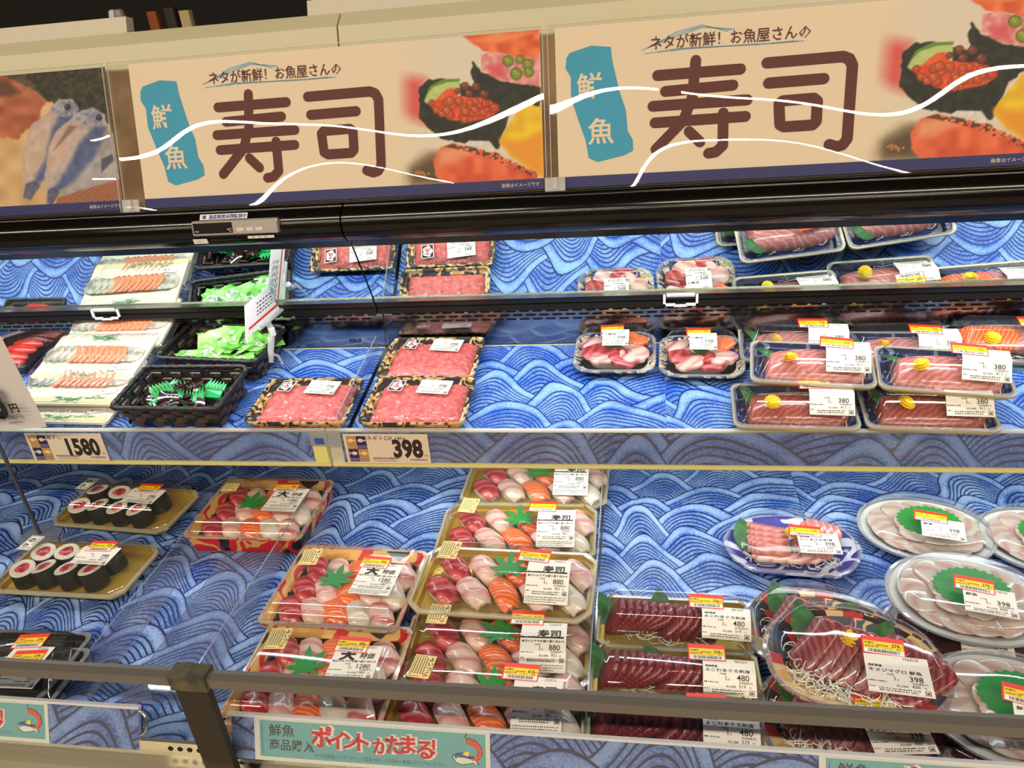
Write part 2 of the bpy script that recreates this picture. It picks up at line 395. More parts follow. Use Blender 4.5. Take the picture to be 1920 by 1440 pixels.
# guard rail and its bracket (part of the case), round front edge
mb = MB(); mb.loft([[(x, y, z) for y, z in ((.4970, .8560), (.4970, .8675), (.505, .8692), (.5110, .8675), (.5110, .8560))] for x in (XA, XB)], GREYM, True, True)
part('guard_rail', mb.mesh('guard_rail', 20), cr, label='grey metal bar across the front')
for xb in (-.4495,):
    mb = MB()
    mb.box(xb - .020, xb + .020, .4942, .5138, .8532, .8720, mat('clamp_grey', rgb(112, 108, 84), .45, metal=.5, var=(rgb(78, 76, 68), 60)))
    mb.box(xb - .0175, xb + .0175, .4965, .5050, .705, .8532, mat('bracket_dark', rgb(62, 56, 46), .45, metal=.6))
    mb.box(xb - .03, xb + .03, .482, .525, .7085, .7115, STEEL)
    part('rail_bracket', mb.mesh('rail_bracket', 20), cr)
mb = MB(); mb.box(-.441, -.426, .4110, .478, .64, .7142, mat('seam_steel', rgb(120, 116, 108), .15, metal=1)); part('bumper_joint', mb.mesh('bumper_joint', 0), cr)
mb = MB()
for k in range(9):
    mb.prism([(x * .0032, y * .0032) for x, y in [(math.cos(q * .785), math.sin(q * .785)) for q in range(8)]], -.0004, .0004, mat('slot_shadow'), Matrix.Translation((-.530 + k * .0118, .5262, .719)) @ Matrix.Rotation(math.pi / 2, 4, 'X'))
part('drain_hole', mb.mesh('drain_hole', 0), cr, kind='stuff')

# ---- background bits above the canopy
def bg_post(px, py_b, w_, h, y, col, label, rnd=False):
    r = ray(px, py_b); p = CAMP + r * (y / r.y); mb = MB()
    if rnd: mb.loft([[(w_ / 2 * s * math.cos(q), w_ / 2 * s * math.sin(q), z) for q in [k * .524 for k in range(12)]] for s, z in ((1, -.06), (1, h * .7), (.8, h * .93), (.4, h))], mat(label[:14], rgb(*col), .3), True, True)
    else: mb.loft([rrect(w_, w_ * .8, z, w_ * .15, 3) for z in (-.06, h)], mat(label[:14], rgb(*col), .6), True, True)
    return mb, Matrix.Translation(p)
for px, pb, w_, h, y, c, lb, nm, cat, rd in (
        (294, 52, .020, .028, 1.5, (150, 74, 22), 'rust brown bottle end standing behind the canopy', 'bottle', 'bottle', False),
        (327, 50, .022, .032, 1.5, (48, 34, 30), 'dark brown bottle end between the rust and cream ones', 'bottle', 'bottle', False),
        (354, 48, .021, .026, 1.5, (196, 176, 130), 'cream bottle end standing behind the canopy', 'bottle', 'bottle', False),
        (221, 58, .016, .033, 1.35, (214, 210, 200), 'small white rounded peg on the canopy top, left one', 'peg', 'peg', True),
        (233, 58, .020, .034, 1.35, (140, 136, 126), 'small grey rounded peg on the canopy top, right one', 'peg', 'peg', True)):
    mb, M_ = bg_post(px, pb, w_, h, y, c, lb, rd); thing(nm, lb, cat, M_, me=mb)
mb = MB(); mb.box(-1.75, 1.65, 1.28, 1.62, 1.30, 1.40, mat('dark_counter', rgb(20, 17, 15), .4)); o = part('trim_1', mb.mesh('trim_1', 0)); o['kind'] = 'structure'
mb = MB(); mb.box(-1.75, 1.65, 1.30, 1.6, 0, 1.30, mat('dark_counter')); o = part('trim_2', mb.mesh('trim_2', 0)); o['kind'] = 'structure'

# ================================================================== wave paper
WV_DECK = wave_mat('wave_print_deck', 1.3, seed=.3, dark=(2, 26, 84), mid=(34, 84, 176), light=(154, 186, 234))
WV_SHELF = wave_mat('wave_print_shelf', 1.3, dark=(4, 40, 122), mid=(28, 92, 204), light=(148, 190, 242), seed=3.1)
WV_RAIL = wave_mat('wave_print_rail', 1.9, dark=(2, 14, 68), mid=(22, 62, 150), light=(116, 150, 214), seed=7.7)
def sheet(name, label, w_, d_, m, M_, cat='mat', group=None, th=.0008):
    mb = MB(); mb.box(-w_ / 2, w_ / 2, -d_ / 2, d_ / 2, 0, th, m); return thing(name, label, cat, M_, group, me=mb.mesh(name, 0))
T = Matrix.Translation
for x0, x1, y0, y1, z, lb in ((-1.6, -.755, .535, 1.19, .6978, 'blue wave print mat under the maki trays at the left'),
                              (-.754, -.062, .535, 1.19, .6978, 'blue wave print mat under the red sushi trays'),
                              (-.060, .245, .535, 1.19, .6978, 'blue wave print mat under the dark red tuna trays'),
                              (.246, 1.6, .535, 1.19, .6978, 'blue wave print mat under the round clear dishes')):
    sheet('wave_mat', lb, x1 - x0, y1 - y0, WV_DECK, T(((x0 + x1) / 2, (y0 + y1) / 2, z)))
for x0, x1, lb in ((-1.6, -.4275, 'bright blue wave mat under the black baskets'), (-.4245, .035, 'bright blue wave mat under the pink minced tuna packs'), (.0355, 1.6, 'bright blue wave mat under the sashimi packs on the middle shelf')):
    sheet('shelf_wave_mat', lb, x1 - x0, .224, WV_SHELF, T(SHP) @ SR @ T(((x0 + x1) / 2, .1145, -.0011)))
def upright(name, label, x0, x1, yz, h, m, tilt=90, cat='mat'):
    y, z = yz
    return sheet(name, label, x1 - x0, h, m, T(((x0 + x1) / 2, y, z)) @ Matrix.Rotation(math.radians(tilt), 4, 'X') @ T((0, h / 2, 0)), cat, th=.0005)
upright('price_rail_paper', 'dark wave print strip in the left part of the middle price rail', -1.6, -.482, (.9278, .8465), .051, WV_RAIL, cat='paper strip')
upright('price_rail_paper', 'dark wave print strip in the right part of the middle price rail', -.437, 1.6, (.9278, .8465), .051, WV_RAIL, cat='paper strip')

# ================================================================== flat prints of the signs
def inpoly(X, Y, poly):
    """signed distance (positive inside) to polygon, in px"""
    inside = np.zeros(X.shape, bool); dist = np.full(X.shape, 1e9); n = len(poly)
    for i in range(n):
        x1, y1 = poly[i]; x2, y2 = poly[(i + 1) % n]
        dx, dy = x2 - x1, y2 - y1
        t = np.clip(((X - x1) * dx + (Y - y1) * dy) / (dx * dx + dy * dy + 1e-9), 0, 1)
        dist = np.minimum(dist, np.hypot(X - x1 - t * dx, Y - y1 - t * dy))
        c = ((y1 > Y) != (y2 > Y)) & (X < (x2 - x1) * (Y - y1) / (y2 - y1 + 1e-12) + x1)
        inside ^= c
    return np.where(inside, dist, -dist)
_rs = np.random.RandomState(5)
def vnoise(X, Y, s, seed=0):
    rs = np.random.RandomState(seed); G = rs.rand(64, 64); x = X / s; y = Y / s
    xi = np.floor(x).astype(int); yi = np.floor(y).astype(int); fx = x - xi; fy = y - yi
    fx = fx * fx * (3 - 2 * fx); fy = fy * fy * (3 - 2 * fy)
    g = lambda a, b_: G[a % 64, b_ % 64]
    return (g(xi, yi) * (1 - fx) + g(xi + 1, yi) * fx) * (1 - fy) + (g(xi, yi + 1) * (1 - fx) + g(xi + 1, yi + 1) * fx) * fy
class Paint:
    def __init__(s, X, Y, bg): s.X, s.Y = X, Y; s.C = np.empty(X.shape + (3,)); s.C[:] = bg
    def mix(s, a, col):
        a = np.clip(a, 0, 1)[..., None]; s.C = s.C * (1 - a) + np.asarray(col, float) * a
    def poly(s, P, col, soft=1.2, noise=None, rough=0, al=1.0):
        X = s.X + (vnoise(s.X, s.Y, 7, 3) - .5) * rough * 2; Y = s.Y + (vnoise(s.X, s.Y, 7, 4) - .5) * rough * 2
        d = inpoly(X, Y, P); a = np.clip(d / soft + .5, 0, 1) * al
        c = np.empty(s.C.shape); c[:] = col
        if noise:
            n = vnoise(s.X, s.Y, noise[1], noise[2] if len(noise) > 2 else 9) - .5; c += n[..., None] * np.array(noise[0], float) * 2
        s.C = s.C * (1 - a[..., None]) + c * a[..., None]; return d
    def ball(s, x, y, r, col, hi=(255, 190, 150), al=.92):
        d = np.hypot(s.X - x, s.Y - y) / r; a = np.clip((1 - d) * r / 1.2 + .5, 0, 1) * al
        edge = np.clip((d - .45) / .55, 0, 1)[..., None]; c = np.array(col, float) * (1 - .38 * edge)
        s.C = s.C * (1 - a[..., None]) + c * a[..., None]
        s.mix(np.clip(1.1 - np.hypot(s.X - x + r * .3, s.Y - y + r * .35) / (r * .33), 0, 1) * al * .8, hi)
PR = bpy.data.materials.new('printed_card'); PR.use_nodes = True
_p = PR.node_tree.nodes['Principled BSDF']; _p.inputs['Roughness'].default_value = .55
_a = PR.node_tree.nodes.new('ShaderNodeAttribute'); _a.attribute_name = 'ink'; PR.node_tree.links.new(_a.outputs['Color'], _p.inputs['Base Color'])
SGM = T((0, 1.0, 1.22)) @ Matrix.Rotation(math.radians(74), 4, 'X')     # local x along the sign, local y up its face
def print_grid(x0, x1, v0, v1, nx, ny, fn):
    """card as a fine grid, its ink painted by fn(photo px, photo py)"""
    u = np.linspace(x0, x1, nx); v = np.linspace(v0, v1, ny); U, V = np.meshgrid(u, v)
    A = np.array(SGM); P = np.stack([U, V, np.zeros_like(U), np.ones_like(U)], -1) @ A.T
    X, Y = project(P[..., :3]); C = fn(X, Y, U, V)
    me = bpy.data.meshes.new('printed_sheet')
    vs = np.stack([U - x0, V - v0, np.zeros_like(U)], -1).reshape(-1, 3)
    i = np.arange(nx * ny).reshape(ny, nx); F = np.stack([i[:-1, :-1], i[:-1, 1:], i[1:, 1:], i[1:, :-1]], -1).reshape(-1, 4)
    me.from_pydata(vs.tolist(), [], F.tolist()); at = me.color_attributes.new('ink', 'FLOAT_COLOR', 'POINT')
    L = s2l(np.clip(C, 0, 255).reshape(-1, 3) / 255); L = np.concatenate([L, np.ones((len(L), 1))], 1)
    at.data.foreach_set('color', L.ravel().astype(np.float32)); me.materials.append(PR); me.update(); return me
CRM = (240, 222, 196)
def sushi_ink(X, Y, U, V):
    P = Paint(X, Y, CRM)
    P.mix((X - 700) / 120, (232, 222, 206))
    P.poly([(735, 138), (795, 150), (795, 232), (742, 214)], (226, 92, 92), 26)
    P.poly([(752, 330), (800, 292), (850, 296), (850, 345), (755, 345)], (150, 128, 96), 34)
    P.poly([(770, 318), (812, 292), (830, 292), (826, 345), (775, 345)], (92, 74, 52), 24)
    nori = (26, 34, 26)
    P.poly([(786, 168), (800, 152), (832, 149), (846, 154), (890, 165), (884, 140), (886, 116), (905, 138), (950, 156), (1012, 163), (1014, 204), (985, 192), (956, 216), (940, 262), (934, 282), (900, 276), (856, 268), (830, 262), (800, 240), (786, 222)], nori, 2.5, ((14, 16, 12), 9), 2)
    P.poly([(868, 69), (940, 60), (1012, 52), (1012, 113), (975, 112), (950, 103), (905, 97)], (240, 112, 62), 2.5, ((26, 34, 34), 14), 1.5)
    P.poly([(880, 78), (930, 66), (1000, 62), (940, 82)], (250, 150, 100), 10)
    P.poly([(901, 104), (925, 99), (955, 106), (1012, 113), (1012, 165), (960, 156), (925, 147), (903, 132)], (232, 150, 152), 2.5, ((20, 34, 34), 8), 1.5)
    P.poly([(915, 125), (945, 118), (950, 150), (920, 142)], (226, 96, 110), 12)
    for x, y, r in ((953, 116, 11), (975, 113, 9), (990, 122, 11), (992, 137, 10), (968, 140, 12)):
        P.ball(x, y, r, (132, 168, 44), (200, 220, 110)); P.ball(x, y, r * .38, (190, 176, 80), (200, 180, 100))
    P.poly([(795, 192), (806, 166), (832, 152), (862, 150), (864, 184), (846, 180), (822, 186), (804, 198)], (196, 216, 140), 2, ((10, 8, 20), 9))
    P.poly([(800, 180), (812, 165), (838, 156), (862, 154), (862, 149), (830, 150), (806, 163), (794, 190)], (96, 150, 50), 2)
    P.poly([(803, 195), (820, 186), (838, 168), (850, 167), (862, 182), (900, 184), (932, 196), (936, 208), (920, 222), (880, 230), (842, 226), (815, 210)], (236, 84, 36), 2.5, ((16, 20, 10), 8), 1)
    for k in range(34):
        a = _rs.rand() * 2 * math.pi; q = math.sqrt(_rs.rand()); x = 872 + 55 * q * math.cos(a); y = 207 + 19 * q * math.sin(a) + (x - 872) * .04
        P.ball(x, y, 6 + 3 * _rs.rand(), (232 - 14 * _rs.rand(), 78 + 26 * _rs.rand(), 40), (255, 170, 130), .85)
    for x, y, r in ((810, 195, 7), (927, 204, 10), (910, 196, 9), (872, 163, 8), (893, 164, 8), (879, 177, 8), (908, 178, 9), (858, 172, 6)):
        P.ball(x, y, r, (140, 60, 48) if y < 180 else (214, 66, 36), (220, 150, 130))
    P.poly([(968, 214), (982, 194), (992, 191), (1003, 200), (1016, 200), (1020, 334), (1000, 322), (962, 296), (936, 272), (940, 256)], (246, 202, 30), 2.5, ((10, 20, 8), 16), 1.5)
    P.poly([(938, 262), (975, 266), (1020, 246), (1020, 334), (1000, 322), (962, 296)], (242, 160, 40), 16)
    P.poly([(864, 276), (880, 265), (918, 266), (930, 282), (900, 292)], (226, 224, 218), 2.5, ((14, 14, 14), 4))
    P.poly([(812, 300), (826, 277), (850, 271), (880, 278), (930, 288), (970, 310), (1006, 326), (1010, 340), (834, 346), (816, 330)], (234, 106, 66), 3, ((20, 26, 22), 16), 1.5)
    P.poly([(822, 284), (852, 276), (890, 284), (860, 300), (824, 312)], (242, 158, 120), 14)
    m = inpoly(X, Y, [(832, 276), (850, 271), (884, 277), (932, 288), (972, 310), (1008, 326), (1006, 334), (960, 318), (925, 300), (880, 286)])
    P.mix(np.clip(m / 3 + .5, 0, 1) * (vnoise(X, Y, 4.2, 12) > .48) * .85, (74, 44, 32))
    for k in range(16): P.ball(776 + 28 * _rs.rand(), 322 + 10 * _rs.rand(), 2.5, (206, 138, 76))
    P.mix(np.clip((870 - X) / 40, 0, 1) * np.clip((760 - X) / 30 + .5, 0, 1), CRM)
    return P.C
def fish_ink(X, Y, U, V):
    P = Paint(X, Y, (214, 176, 128)); n = vnoise(X, Y, 26, 1) - .5; P.C += n[..., None] * np.array((40, 40, 36))
    P.poly([(-200, 100), (120, 80), (260, 80), (260, 230), (150, 220), (90, 190), (40, 160), (-200, 150)], (84, 66, 42), 8, ((30, 26, 16), 12), 5)
    P.poly([(60, 100), (180, 100), (215, 230), (150, 225), (85, 185), (50, 150)], (46, 44, 26), 6, ((26, 26, 14), 6, 22), 5)
    P.poly([(-200, 150), (10, 148), (50, 166), (86, 190), (74, 225), (30, 262), (-200, 240)], (176, 96, 62), 5, ((34, 26, 22), 16), 4)
    P.poly([(-200, 160), (10, 152), (40, 175), (20, 182), (-200, 190)], (96, 58, 40), 10)
    P.poly([(200, 120), (260, 120), (260, 330), (218, 330), (205, 220)], (92, 64, 44), 4, ((24, 20, 16), 12), 2)
    P.poly([(188, 240), (215, 250), (226, 345), (150, 372), (110, 372), (150, 320)], (170, 164, 170), 6, ((20, 20, 24), 12), 2)
    P.poly([(190, 300), (210, 290), (216, 300), (190, 325)], (80, 84, 104), 4)
    P.poly([(108, 372), (150, 358), (226, 336), (232, 384), (104, 386)], (178, 118, 92), 3)
    m = (np.sin((X * .55 + Y * 1.1)) > .2) & (inpoly(X, Y, [(108, 374), (150, 360), (226, 338), (232, 384), (104, 386)]) > 0)
    P.mix(m * .6, (116, 58, 44))
    def fish(body, back, belly, head, eye, t):
        P.poly(body, (186, 172, 172), 2, ((18, 16, 16), 8), 1)
        P.poly(belly, (204, 178, 166), 9, ((14, 14, 14), 10))
        P.poly(back, (84, 98, 146), 10, ((12, 12, 14), 9), 1.0)
        P.poly(head, (150, 152, 172), 5, ((40, 38, 34), 5), 2)
        P.ball(eye[0], eye[1], 6, (40, 38, 50), (190, 190, 200))
        P.poly(t, (96, 100, 130), 3, ((16, 16, 16), 4))
    fish([(92, 212), (108, 190), (132, 186), (148, 204), (146, 222), (112, 262), (98, 318), (72, 352), (52, 368), (44, 350), (42, 290), (58, 236)],
         [(120, 200), (148, 206), (142, 226), (112, 262), (96, 318), (66, 356), (58, 352), (86, 300), (98, 244)],
         [(84, 222), (100, 214), (92, 262), (70, 320), (48, 340), (44, 290), (60, 240)],
         [(92, 208), (110, 188), (138, 188), (148, 206), (138, 222), (108, 216)], (127, 202), [(66, 340), (48, 346), (44, 372), (58, 376), (76, 350)])
    fish([(136, 222), (152, 210), (176, 206), (196, 216), (200, 240), (180, 292), (136, 340), (106, 366), (98, 384), (88, 378), (85, 330), (92, 276), (108, 244)],
         [(178, 236), (200, 240), (182, 290), (138, 342), (104, 366), (100, 356), (126, 318), (148, 272)],
         [(130, 232), (148, 236), (128, 284), (100, 330), (90, 345), (88, 300), (104, 252)],
         [(136, 220), (152, 208), (178, 204), (198, 216), (200, 238), (176, 238), (150, 232)], (186, 222), [(108, 350), (90, 356), (88, 382), (98, 386), (112, 364)])
    P.poly([(130, 236), (146, 238), (122, 262), (100, 284)], (140, 116, 104), 5)
    return P.C
MAROON = mat('ink_maroon', rgb(92, 32, 26), .55)
NAVY = mat('ink_navy', rgb(36, 44, 112), .5)
SKY = mat('ink_sky_blue', rgb(54, 164, 206), .55)
SKYF = mat('ink_pale_blue', rgb(140, 190, 214), .55)
CREAMI = mat('ink_cream', rgb(*CRM), .55)
WOODP = mat('ink_wood', rgb(150, 122, 88), .6, var=(rgb(110, 84, 56), 9))
def sg(px, py):
    """pixel on the first sushi sign -> its local coordinates"""
    n = SGM.to_3x3() @ Vector((0, 0, 1)); p = SGM.inverted() @ hit(px, py, n, SGM.translation); return (p.x + .688, p.y)
SW, SH = .567, .193
def sushi_sign_mesh():
    me = print_grid(-.688, -.688 + SW, 0, SH, 430, 150, sushi_ink)
    return me
def sushi_art():
    b = MB(); z = .0006
    b.quad(0, SW, 0, .0135, z, NAVY)
    W_ = .0128
    for st in ([(409, 203), (537, 193)], [(466, 178), (467, 240), (457, 280), (419, 328)], [(424, 230), (528, 220)], [(407, 255), (553, 245)],
               [(413, 283), (553, 273)], [(518, 267), (523, 322), (513, 333), (502, 335)], [(468, 298), (487, 316)],
               [(577, 183), (694, 173), (704, 177), (710, 188), (715, 312), (709, 322), (700, 325), (688, 321)], [(583, 217), (668, 210)],
               [(603, 252), (608, 247), (656, 243), (662, 248), (664, 282), (659, 288), (615, 291), (608, 287), (603, 252)]):
        b.stroke([sg(*p) for p in st], W_, z, MAROON); z += .00001
    # small headline
    p0 = sg(393, 157); p1 = sg(640, 136)
    b.text('ネタが新鮮！お魚屋さんの', p0[0], p0[1] - .001, .0172, MAROON, .0008, bold=.008, wx=(p1[0] - p0[0]) / (.0172 * text_geo('ネタが新鮮！お魚屋さんの', .008)[2]))
    for k in range(3):
        b.stroke([sg(380 + k * 9, 160 - k * 4), sg(430, 138 - k * 4), sg(470, 122 - k * 2), sg(520 - k * 5, 125 + k * 2)], .0012, .00045, SKYF)
        b.stroke([sg(385 + k * 20, 166 - k * 2), sg(440, 157 + k), sg(560 + 20 * k, 152 - k * 2), sg(630 - k * 8, 146)], .0011, .00045, SKYF)
    # blue brush plate with white letters
    b.add([(*sg(*p), .0005) for p in ((264, 172), (268, 164), (300, 152), (331, 154), (336, 178), (352, 228), (366, 262), (372, 296), (382, 312), (384, 330), (370, 338), (330, 349), (316, 342), (308, 312), (294, 280), (278, 240), (274, 205), (264, 190))], [tuple(range(18))[::-1]], SKY)
    p = sg(287, 240); b.text('鮮', p[0], p[1], .0335, CREAMI, .0008, bold=.015)
    p = sg(312, 314); b.text('魚', p[0], p[1] - .001, .0335, CREAMI, .0008, bold=.015)
    b.text('画像はイメージです', SW - .006, .0045, .0056, CREAMI, .0008, 'r')
    return b.mesh('sign_lettering', 0)
sme = sushi_sign_mesh(); sart = sushi_art()
fme = print_grid(-1.02, -.724, 0, SH - .001, 260, 170, fish_ink)
def sign(x0, me, label, art, w_):
    t = thing('sign', label, 'sign', SGM @ T((x0, .001, 0)))
    mb = MB(); mb.box(0, w_, 0, SH, -.0014, -.0002, mat('sign_board_back', rgb(226, 214, 190), .6)); part('sign_board', mb.mesh('sign_board', 0), t)
    part('printed_sheet', me, t); part('lettering', art, t); return t
sign(-.688, sme, 'cream sushi sign with big maroon characters, middle one above the case', sart, SW)
sign(-.102, sme, 'cream sushi sign with big maroon characters, rightmost above the case', sart, SW)
b = MB(); b.quad(0, .296, 0, .0135, .0006, NAVY); b.text('画像はイメージです', .294, .0045, .0056, CREAMI, .0008, 'r')
sign(-1.02, fme, 'photo sign of two silver blue fish, leftmost above the case', b.mesh('sign_lettering', 0), .296)
b = MB(); b.box(-.7235, -.6885, .0, .187, -.003, -.0015, WOODP); b.box(-.121, -.098, .0, .187, -.003, -.0015, WOODP)
thing('backing_poster', 'brown wood toned strip of an older poster between the signs', 'poster', SGM, me=b.mesh('backing_poster', 0))
# ---- wavy clear acrylic covers
ACR = clear('acrylic_sheet', tint=(.97, .965, .95, 1), rough=.012, haze=.004, refl=.9, ior=1.5)
def acrylic(x0, x1, label, seed):
    rs = random.Random(seed); nx, ny = 90, 34; H_ = .2015
    ph = [rs.random() * 6.3 for _ in range(8)]
    vs = []
    for j in range(ny + 1):
        for i in range(nx + 1):
            x = x0 + (x1 - x0) * i / nx; v = H_ * j / ny; t = (x - x0) / (x1 - x0)
            e = math.sin(math.pi * min(1, max(0, v / H_)))
            z = .0045 + .0019 * math.sin(2 * math.pi * x / .46 + ph[0] + v * 9) * math.sin(v * 13 + ph[1]) + .00035 * math.sin(2 * math.pi * x / .19 + ph[2] + v * 9)
            z += .0016 * e + .0012 * (abs(2 * t - 1) ** 6) * math.sin(v * 16 + ph[4])
            vs.append((x, v - .004, z))
    fs = [(j * (nx + 1) + i, j * (nx + 1) + i + 1, (j + 1) * (nx + 1) + i + 1, (j + 1) * (nx + 1) + i) for j in range(ny) for i in range(nx)]
    mb = MB(); mb.add(vs, fs, ACR); t_ = thing('acrylic_cover', label, 'cover', SGM)
    part('clear_sheet', mb.mesh('clear_sheet', 180), t_)
    mb = MB(); ed = clear('acrylic_edge', haze=.5, rough=.2)
    mb.box(x0, x1, H_ - .0046, H_ - .0038, .003, .0052, ed); mb.box(x0, x1, -.0048, -.004, .003, .0062, ed)
    mb.box(x0 - .0006, x0, -.004, H_ - .004, .003, .0052, ed); mb.box(x1, x1 + .0006, -.004, H_ - .004, .003, .0052, ed)
    part('cut_edge', mb.mesh('cut_edge', 0), t_)
acrylic(-1.05, -.725, 'wavy clear acrylic sheet over the fish sign', 3)
acrylic(-.7165, -.1175, 'wavy clear acrylic sheet over the middle sushi sign', 11)
acrylic(-.1105, .62, 'wavy clear acrylic sheet over the right sushi sign', 23)
for x, lb in ((-.706, 'small clear clip at the bottom between fish sign and sushi sign'), (-.106, 'small clear clip at the bottom between the two sushi signs')):
    mb = MB(); c_ = clear('clip_plastic', haze=.3, rough=.1); mb.box(-.013, .013, -.006, .014, .0066, .009, c_); mb.box(-.013, .013, -.007, -.005, 0, .009, c_); mb.box(-.003, .003, .0, .014, .009, .012, c_)
    thing('sign_clip', lb, 'clip', SGM @ T((x, 0, 0)), me=mb.mesh('sign_clip', 0))
# ---- thermometer display and stickers on the black canopy
def canopy_M(px, py, tilt=72):
    # point on a plane just in front of the bulge
    h_ = hit(px, py, (0, -1, 0), (0, .9575, 0)); return T(h_) @ Matrix.Rotation(math.radians(tilt), 4, 'X')
a = hit(364, 441, (0, -1, 0), (0, .957, 0)); c_ = hit(524, 433, (0, -1, 0), (0, .957, 0)); wd = c_.x - a.x
t = thing('thermometer', 'silver digital temperature display on the black canopy', 'thermometer', T((a.x, .9545, a.z)) @ Matrix.Rotation(math.radians(80), 4, 'X'))
SIL = mat('silver_plastic', rgb(196, 192, 184), .3, metal=.5)
mb = MB(); mb.loft([[(x + wd / 2, y + .009, z) for x, y, _ in rrect(wd, .020, 0, r, 4)] for z, r in ((-.008, .003), (.0, .003))] + [[(x + wd / 2, y + .009, z) for x, y, _ in rrect(wd - .003, .017, 0, .0025, 4)] for z in (.0015,)], SIL, True, True); part('housing', mb.mesh('housing', 30), t)
mb = MB(); mb.box(.003, wd * .48, .002, .016, .0016, .0020, mat('display_black', rgb(38, 32, 34), .15)); mb.text('℃', wd * .42, .0035, .006, WHITEP, .0022); mb.text('冷却', .005, .004, .0028, WHITEP, .0022); part('display', mb.mesh('display', 0), t)
for i in range(3):
    mb = MB(); mb.box(0, .010, 0, .0048, .0015, .0021, mat('button_grey', rgb(214, 210, 204), .4)); part('button', mb.mesh('button', 0), t, (wd * .53 + i * .0135, .0035, 0))
mb = MB(); mb.box(0, .069, 0, .008, 0, .0004, PAPER); mb.text('温度異常遠隔監視中', .013, .0015, .0061, mat('ink_blue', rgb(60, 80, 170), .5), .0006, bold=.03); mb.box(.004, .009, .0015, .0065, .0004, .0006, mat('ink_blue'))
p = hit(375, 413, (0, -1, 0), (0, .9605, 0)); thing('notice_sticker', 'white sticker with blue lettering above the temperature display', 'sticker', T((p.x, .9598, p.z)) @ Matrix.Rotation(math.radians(52), 4, 'X'), me=mb.mesh('notice_sticker', 0))
mb = MB(); mb.box(0, .021, 0, .0072, 0, .0004, PAPER); mb.text('11', .0075, .0018, .0052, mat('ink_grey', rgb(130, 126, 124), .5), .0006)
p = hit(364, 458, (0, -1, 0), (0, .96, 0)); thing('number_sticker', 'tiny white sticker reading 11 below the temperature display', 'sticker', T((p.x, .9615, p.z)) @ Matrix.Rotation(math.radians(104), 4, 'X'), me=mb.mesh('number_sticker', 0))
mb = MB(); mb.box(0, .038, 0, .004, 0, .0004, PAPER); [mb.box(.006 + i * .009, .010 + i * .009, .0015, .0026, .0004, .0006, mat('ink_grey')) for i in range(3)]
p = hit(466, 447, (0, -1, 0), (0, .96, 0)); thing('strip_sticker', 'narrow white sticker strip under the right end of the temperature display', 'sticker', T((p.x, .9595, p.z)) @ Matrix.Rotation(math.radians(96), 4, 'X'), me=mb.mesh('strip_sticker', 0))
# ---- white plastic clips on the black beam
for px, py, lb in ((200, 587, 'white plastic loop clip on the black beam above the fish packs'), (1276, 560, 'white plastic loop clip on the black beam at the right')):
    p = hit(px, py, (0, -1, 0), (0, 1.128, 0)); mb = MB(); pl = mat('white_clip_plastic', rgb(228, 228, 226), .3)
    for q in ((-.026, -.0225, -.010, .008), (.0225, .026, -.010, .008), (-.026, -.008, -.010, -.0065), (.008, .026, -.010, -.0065), (-.010, .010, -.0115, -.0085)):
        mb.box(q[0], q[1], -.003, .0, q[2], q[3], pl)
    mb.loft([[(-.021, y, z) for y, z in arc(.0005, .0075, .0045, 0, 360, 10)[:-1]], [(.021, y, z) for y, z in arc(.0005, .0075, .0045, 0, 360, 10)[:-1]]], mat('grey_clip_roller', rgb(190, 190, 192), .3), True, True)
    thing('hook_clip', lb, 'clip', T((p.x, 1.1265, p.z)), me=mb.mesh('hook_clip', 30))
b = MB(); b.text('60Hz', 0, 0, .0105, mat('reflected_ink', rgb(30, 30, 36), .5), .0002, bold=.02)  # mirror image of a tag on the shelf, painted as flipped lettering
p = hit(655, 642, (0, -1, 0), (0, 1.1575, 0)); thing('painted_reflection', 'painted reflection of 60Hz lettering, upside down low on the steel back panel', 'marking', T((p.x, 1.1576, p.z + .006)) @ Matrix.Rotation(math.radians(90), 4, 'X') @ Matrix.Diagonal((1, -1, 1, 1)), me=b.mesh('painted_reflection', 0))
#@@PRODUCTS
# ================================================================== food pieces
def stripe_mat(name, base, line, scale, dist, rough=.28, bands=True, rotz=0.6, thr=(.55, .72), base2=None):
    m = mat(name, rgb(*base), rough, coat=.4); nt = m.node_tree; p = nt.nodes['Principled BSDF']; N = nt.nodes.new; L = nt.links.new
    tc = N('ShaderNodeTexCoord'); mp = N('ShaderNodeMapping'); mp.inputs['Rotation'].default_value = (0, 0, rotz)
    w_ = N('ShaderNodeTexWave'); w_.inputs['Scale'].default_value = scale; w_.inputs['Distortion'].default_value = dist; w_.inputs['Detail'].default_value = 2; w_.inputs['Detail Scale'].default_value = 1.2
    r = N('ShaderNodeValToRGB'); r.color_ramp.elements[0].color = rgb(*base); r.color_ramp.elements[1].color = rgb(*line)
    r.color_ramp.elements[0].position, r.color_ramp.elements[1].position = thr
    if base2:
        e = r.color_ramp.elements.new(.2); e.color = rgb(*base2)
    L(tc.outputs['Object'], mp.inputs[0]); L(mp.outputs[0], w_.inputs['Vector']); L(w_.outputs['Fac'], r.inputs[0]); L(r.outputs[0], p.inputs['Base Color'])
    return m
RICE = mat('rice_white', rgb(232, 226, 212), .5, bump=(420, .0012), var=(rgb(214, 206, 190), 380))
TUNA = stripe_mat('tuna_red', (182, 54, 60), (202, 88, 88), 22, 6, .25, thr=(.5, .98), base2=(160, 40, 50))
SALM = stripe_mat('salmon_orange', (240, 112, 56), (250, 158, 106), 60, 3, .25, thr=(.74, .98), base2=(236, 100, 46))
BREAM = stripe_mat('bream_pink', (224, 182, 170), (212, 144, 138), 16, 5, .25, thr=(.55, .98), base2=(226, 194, 180))
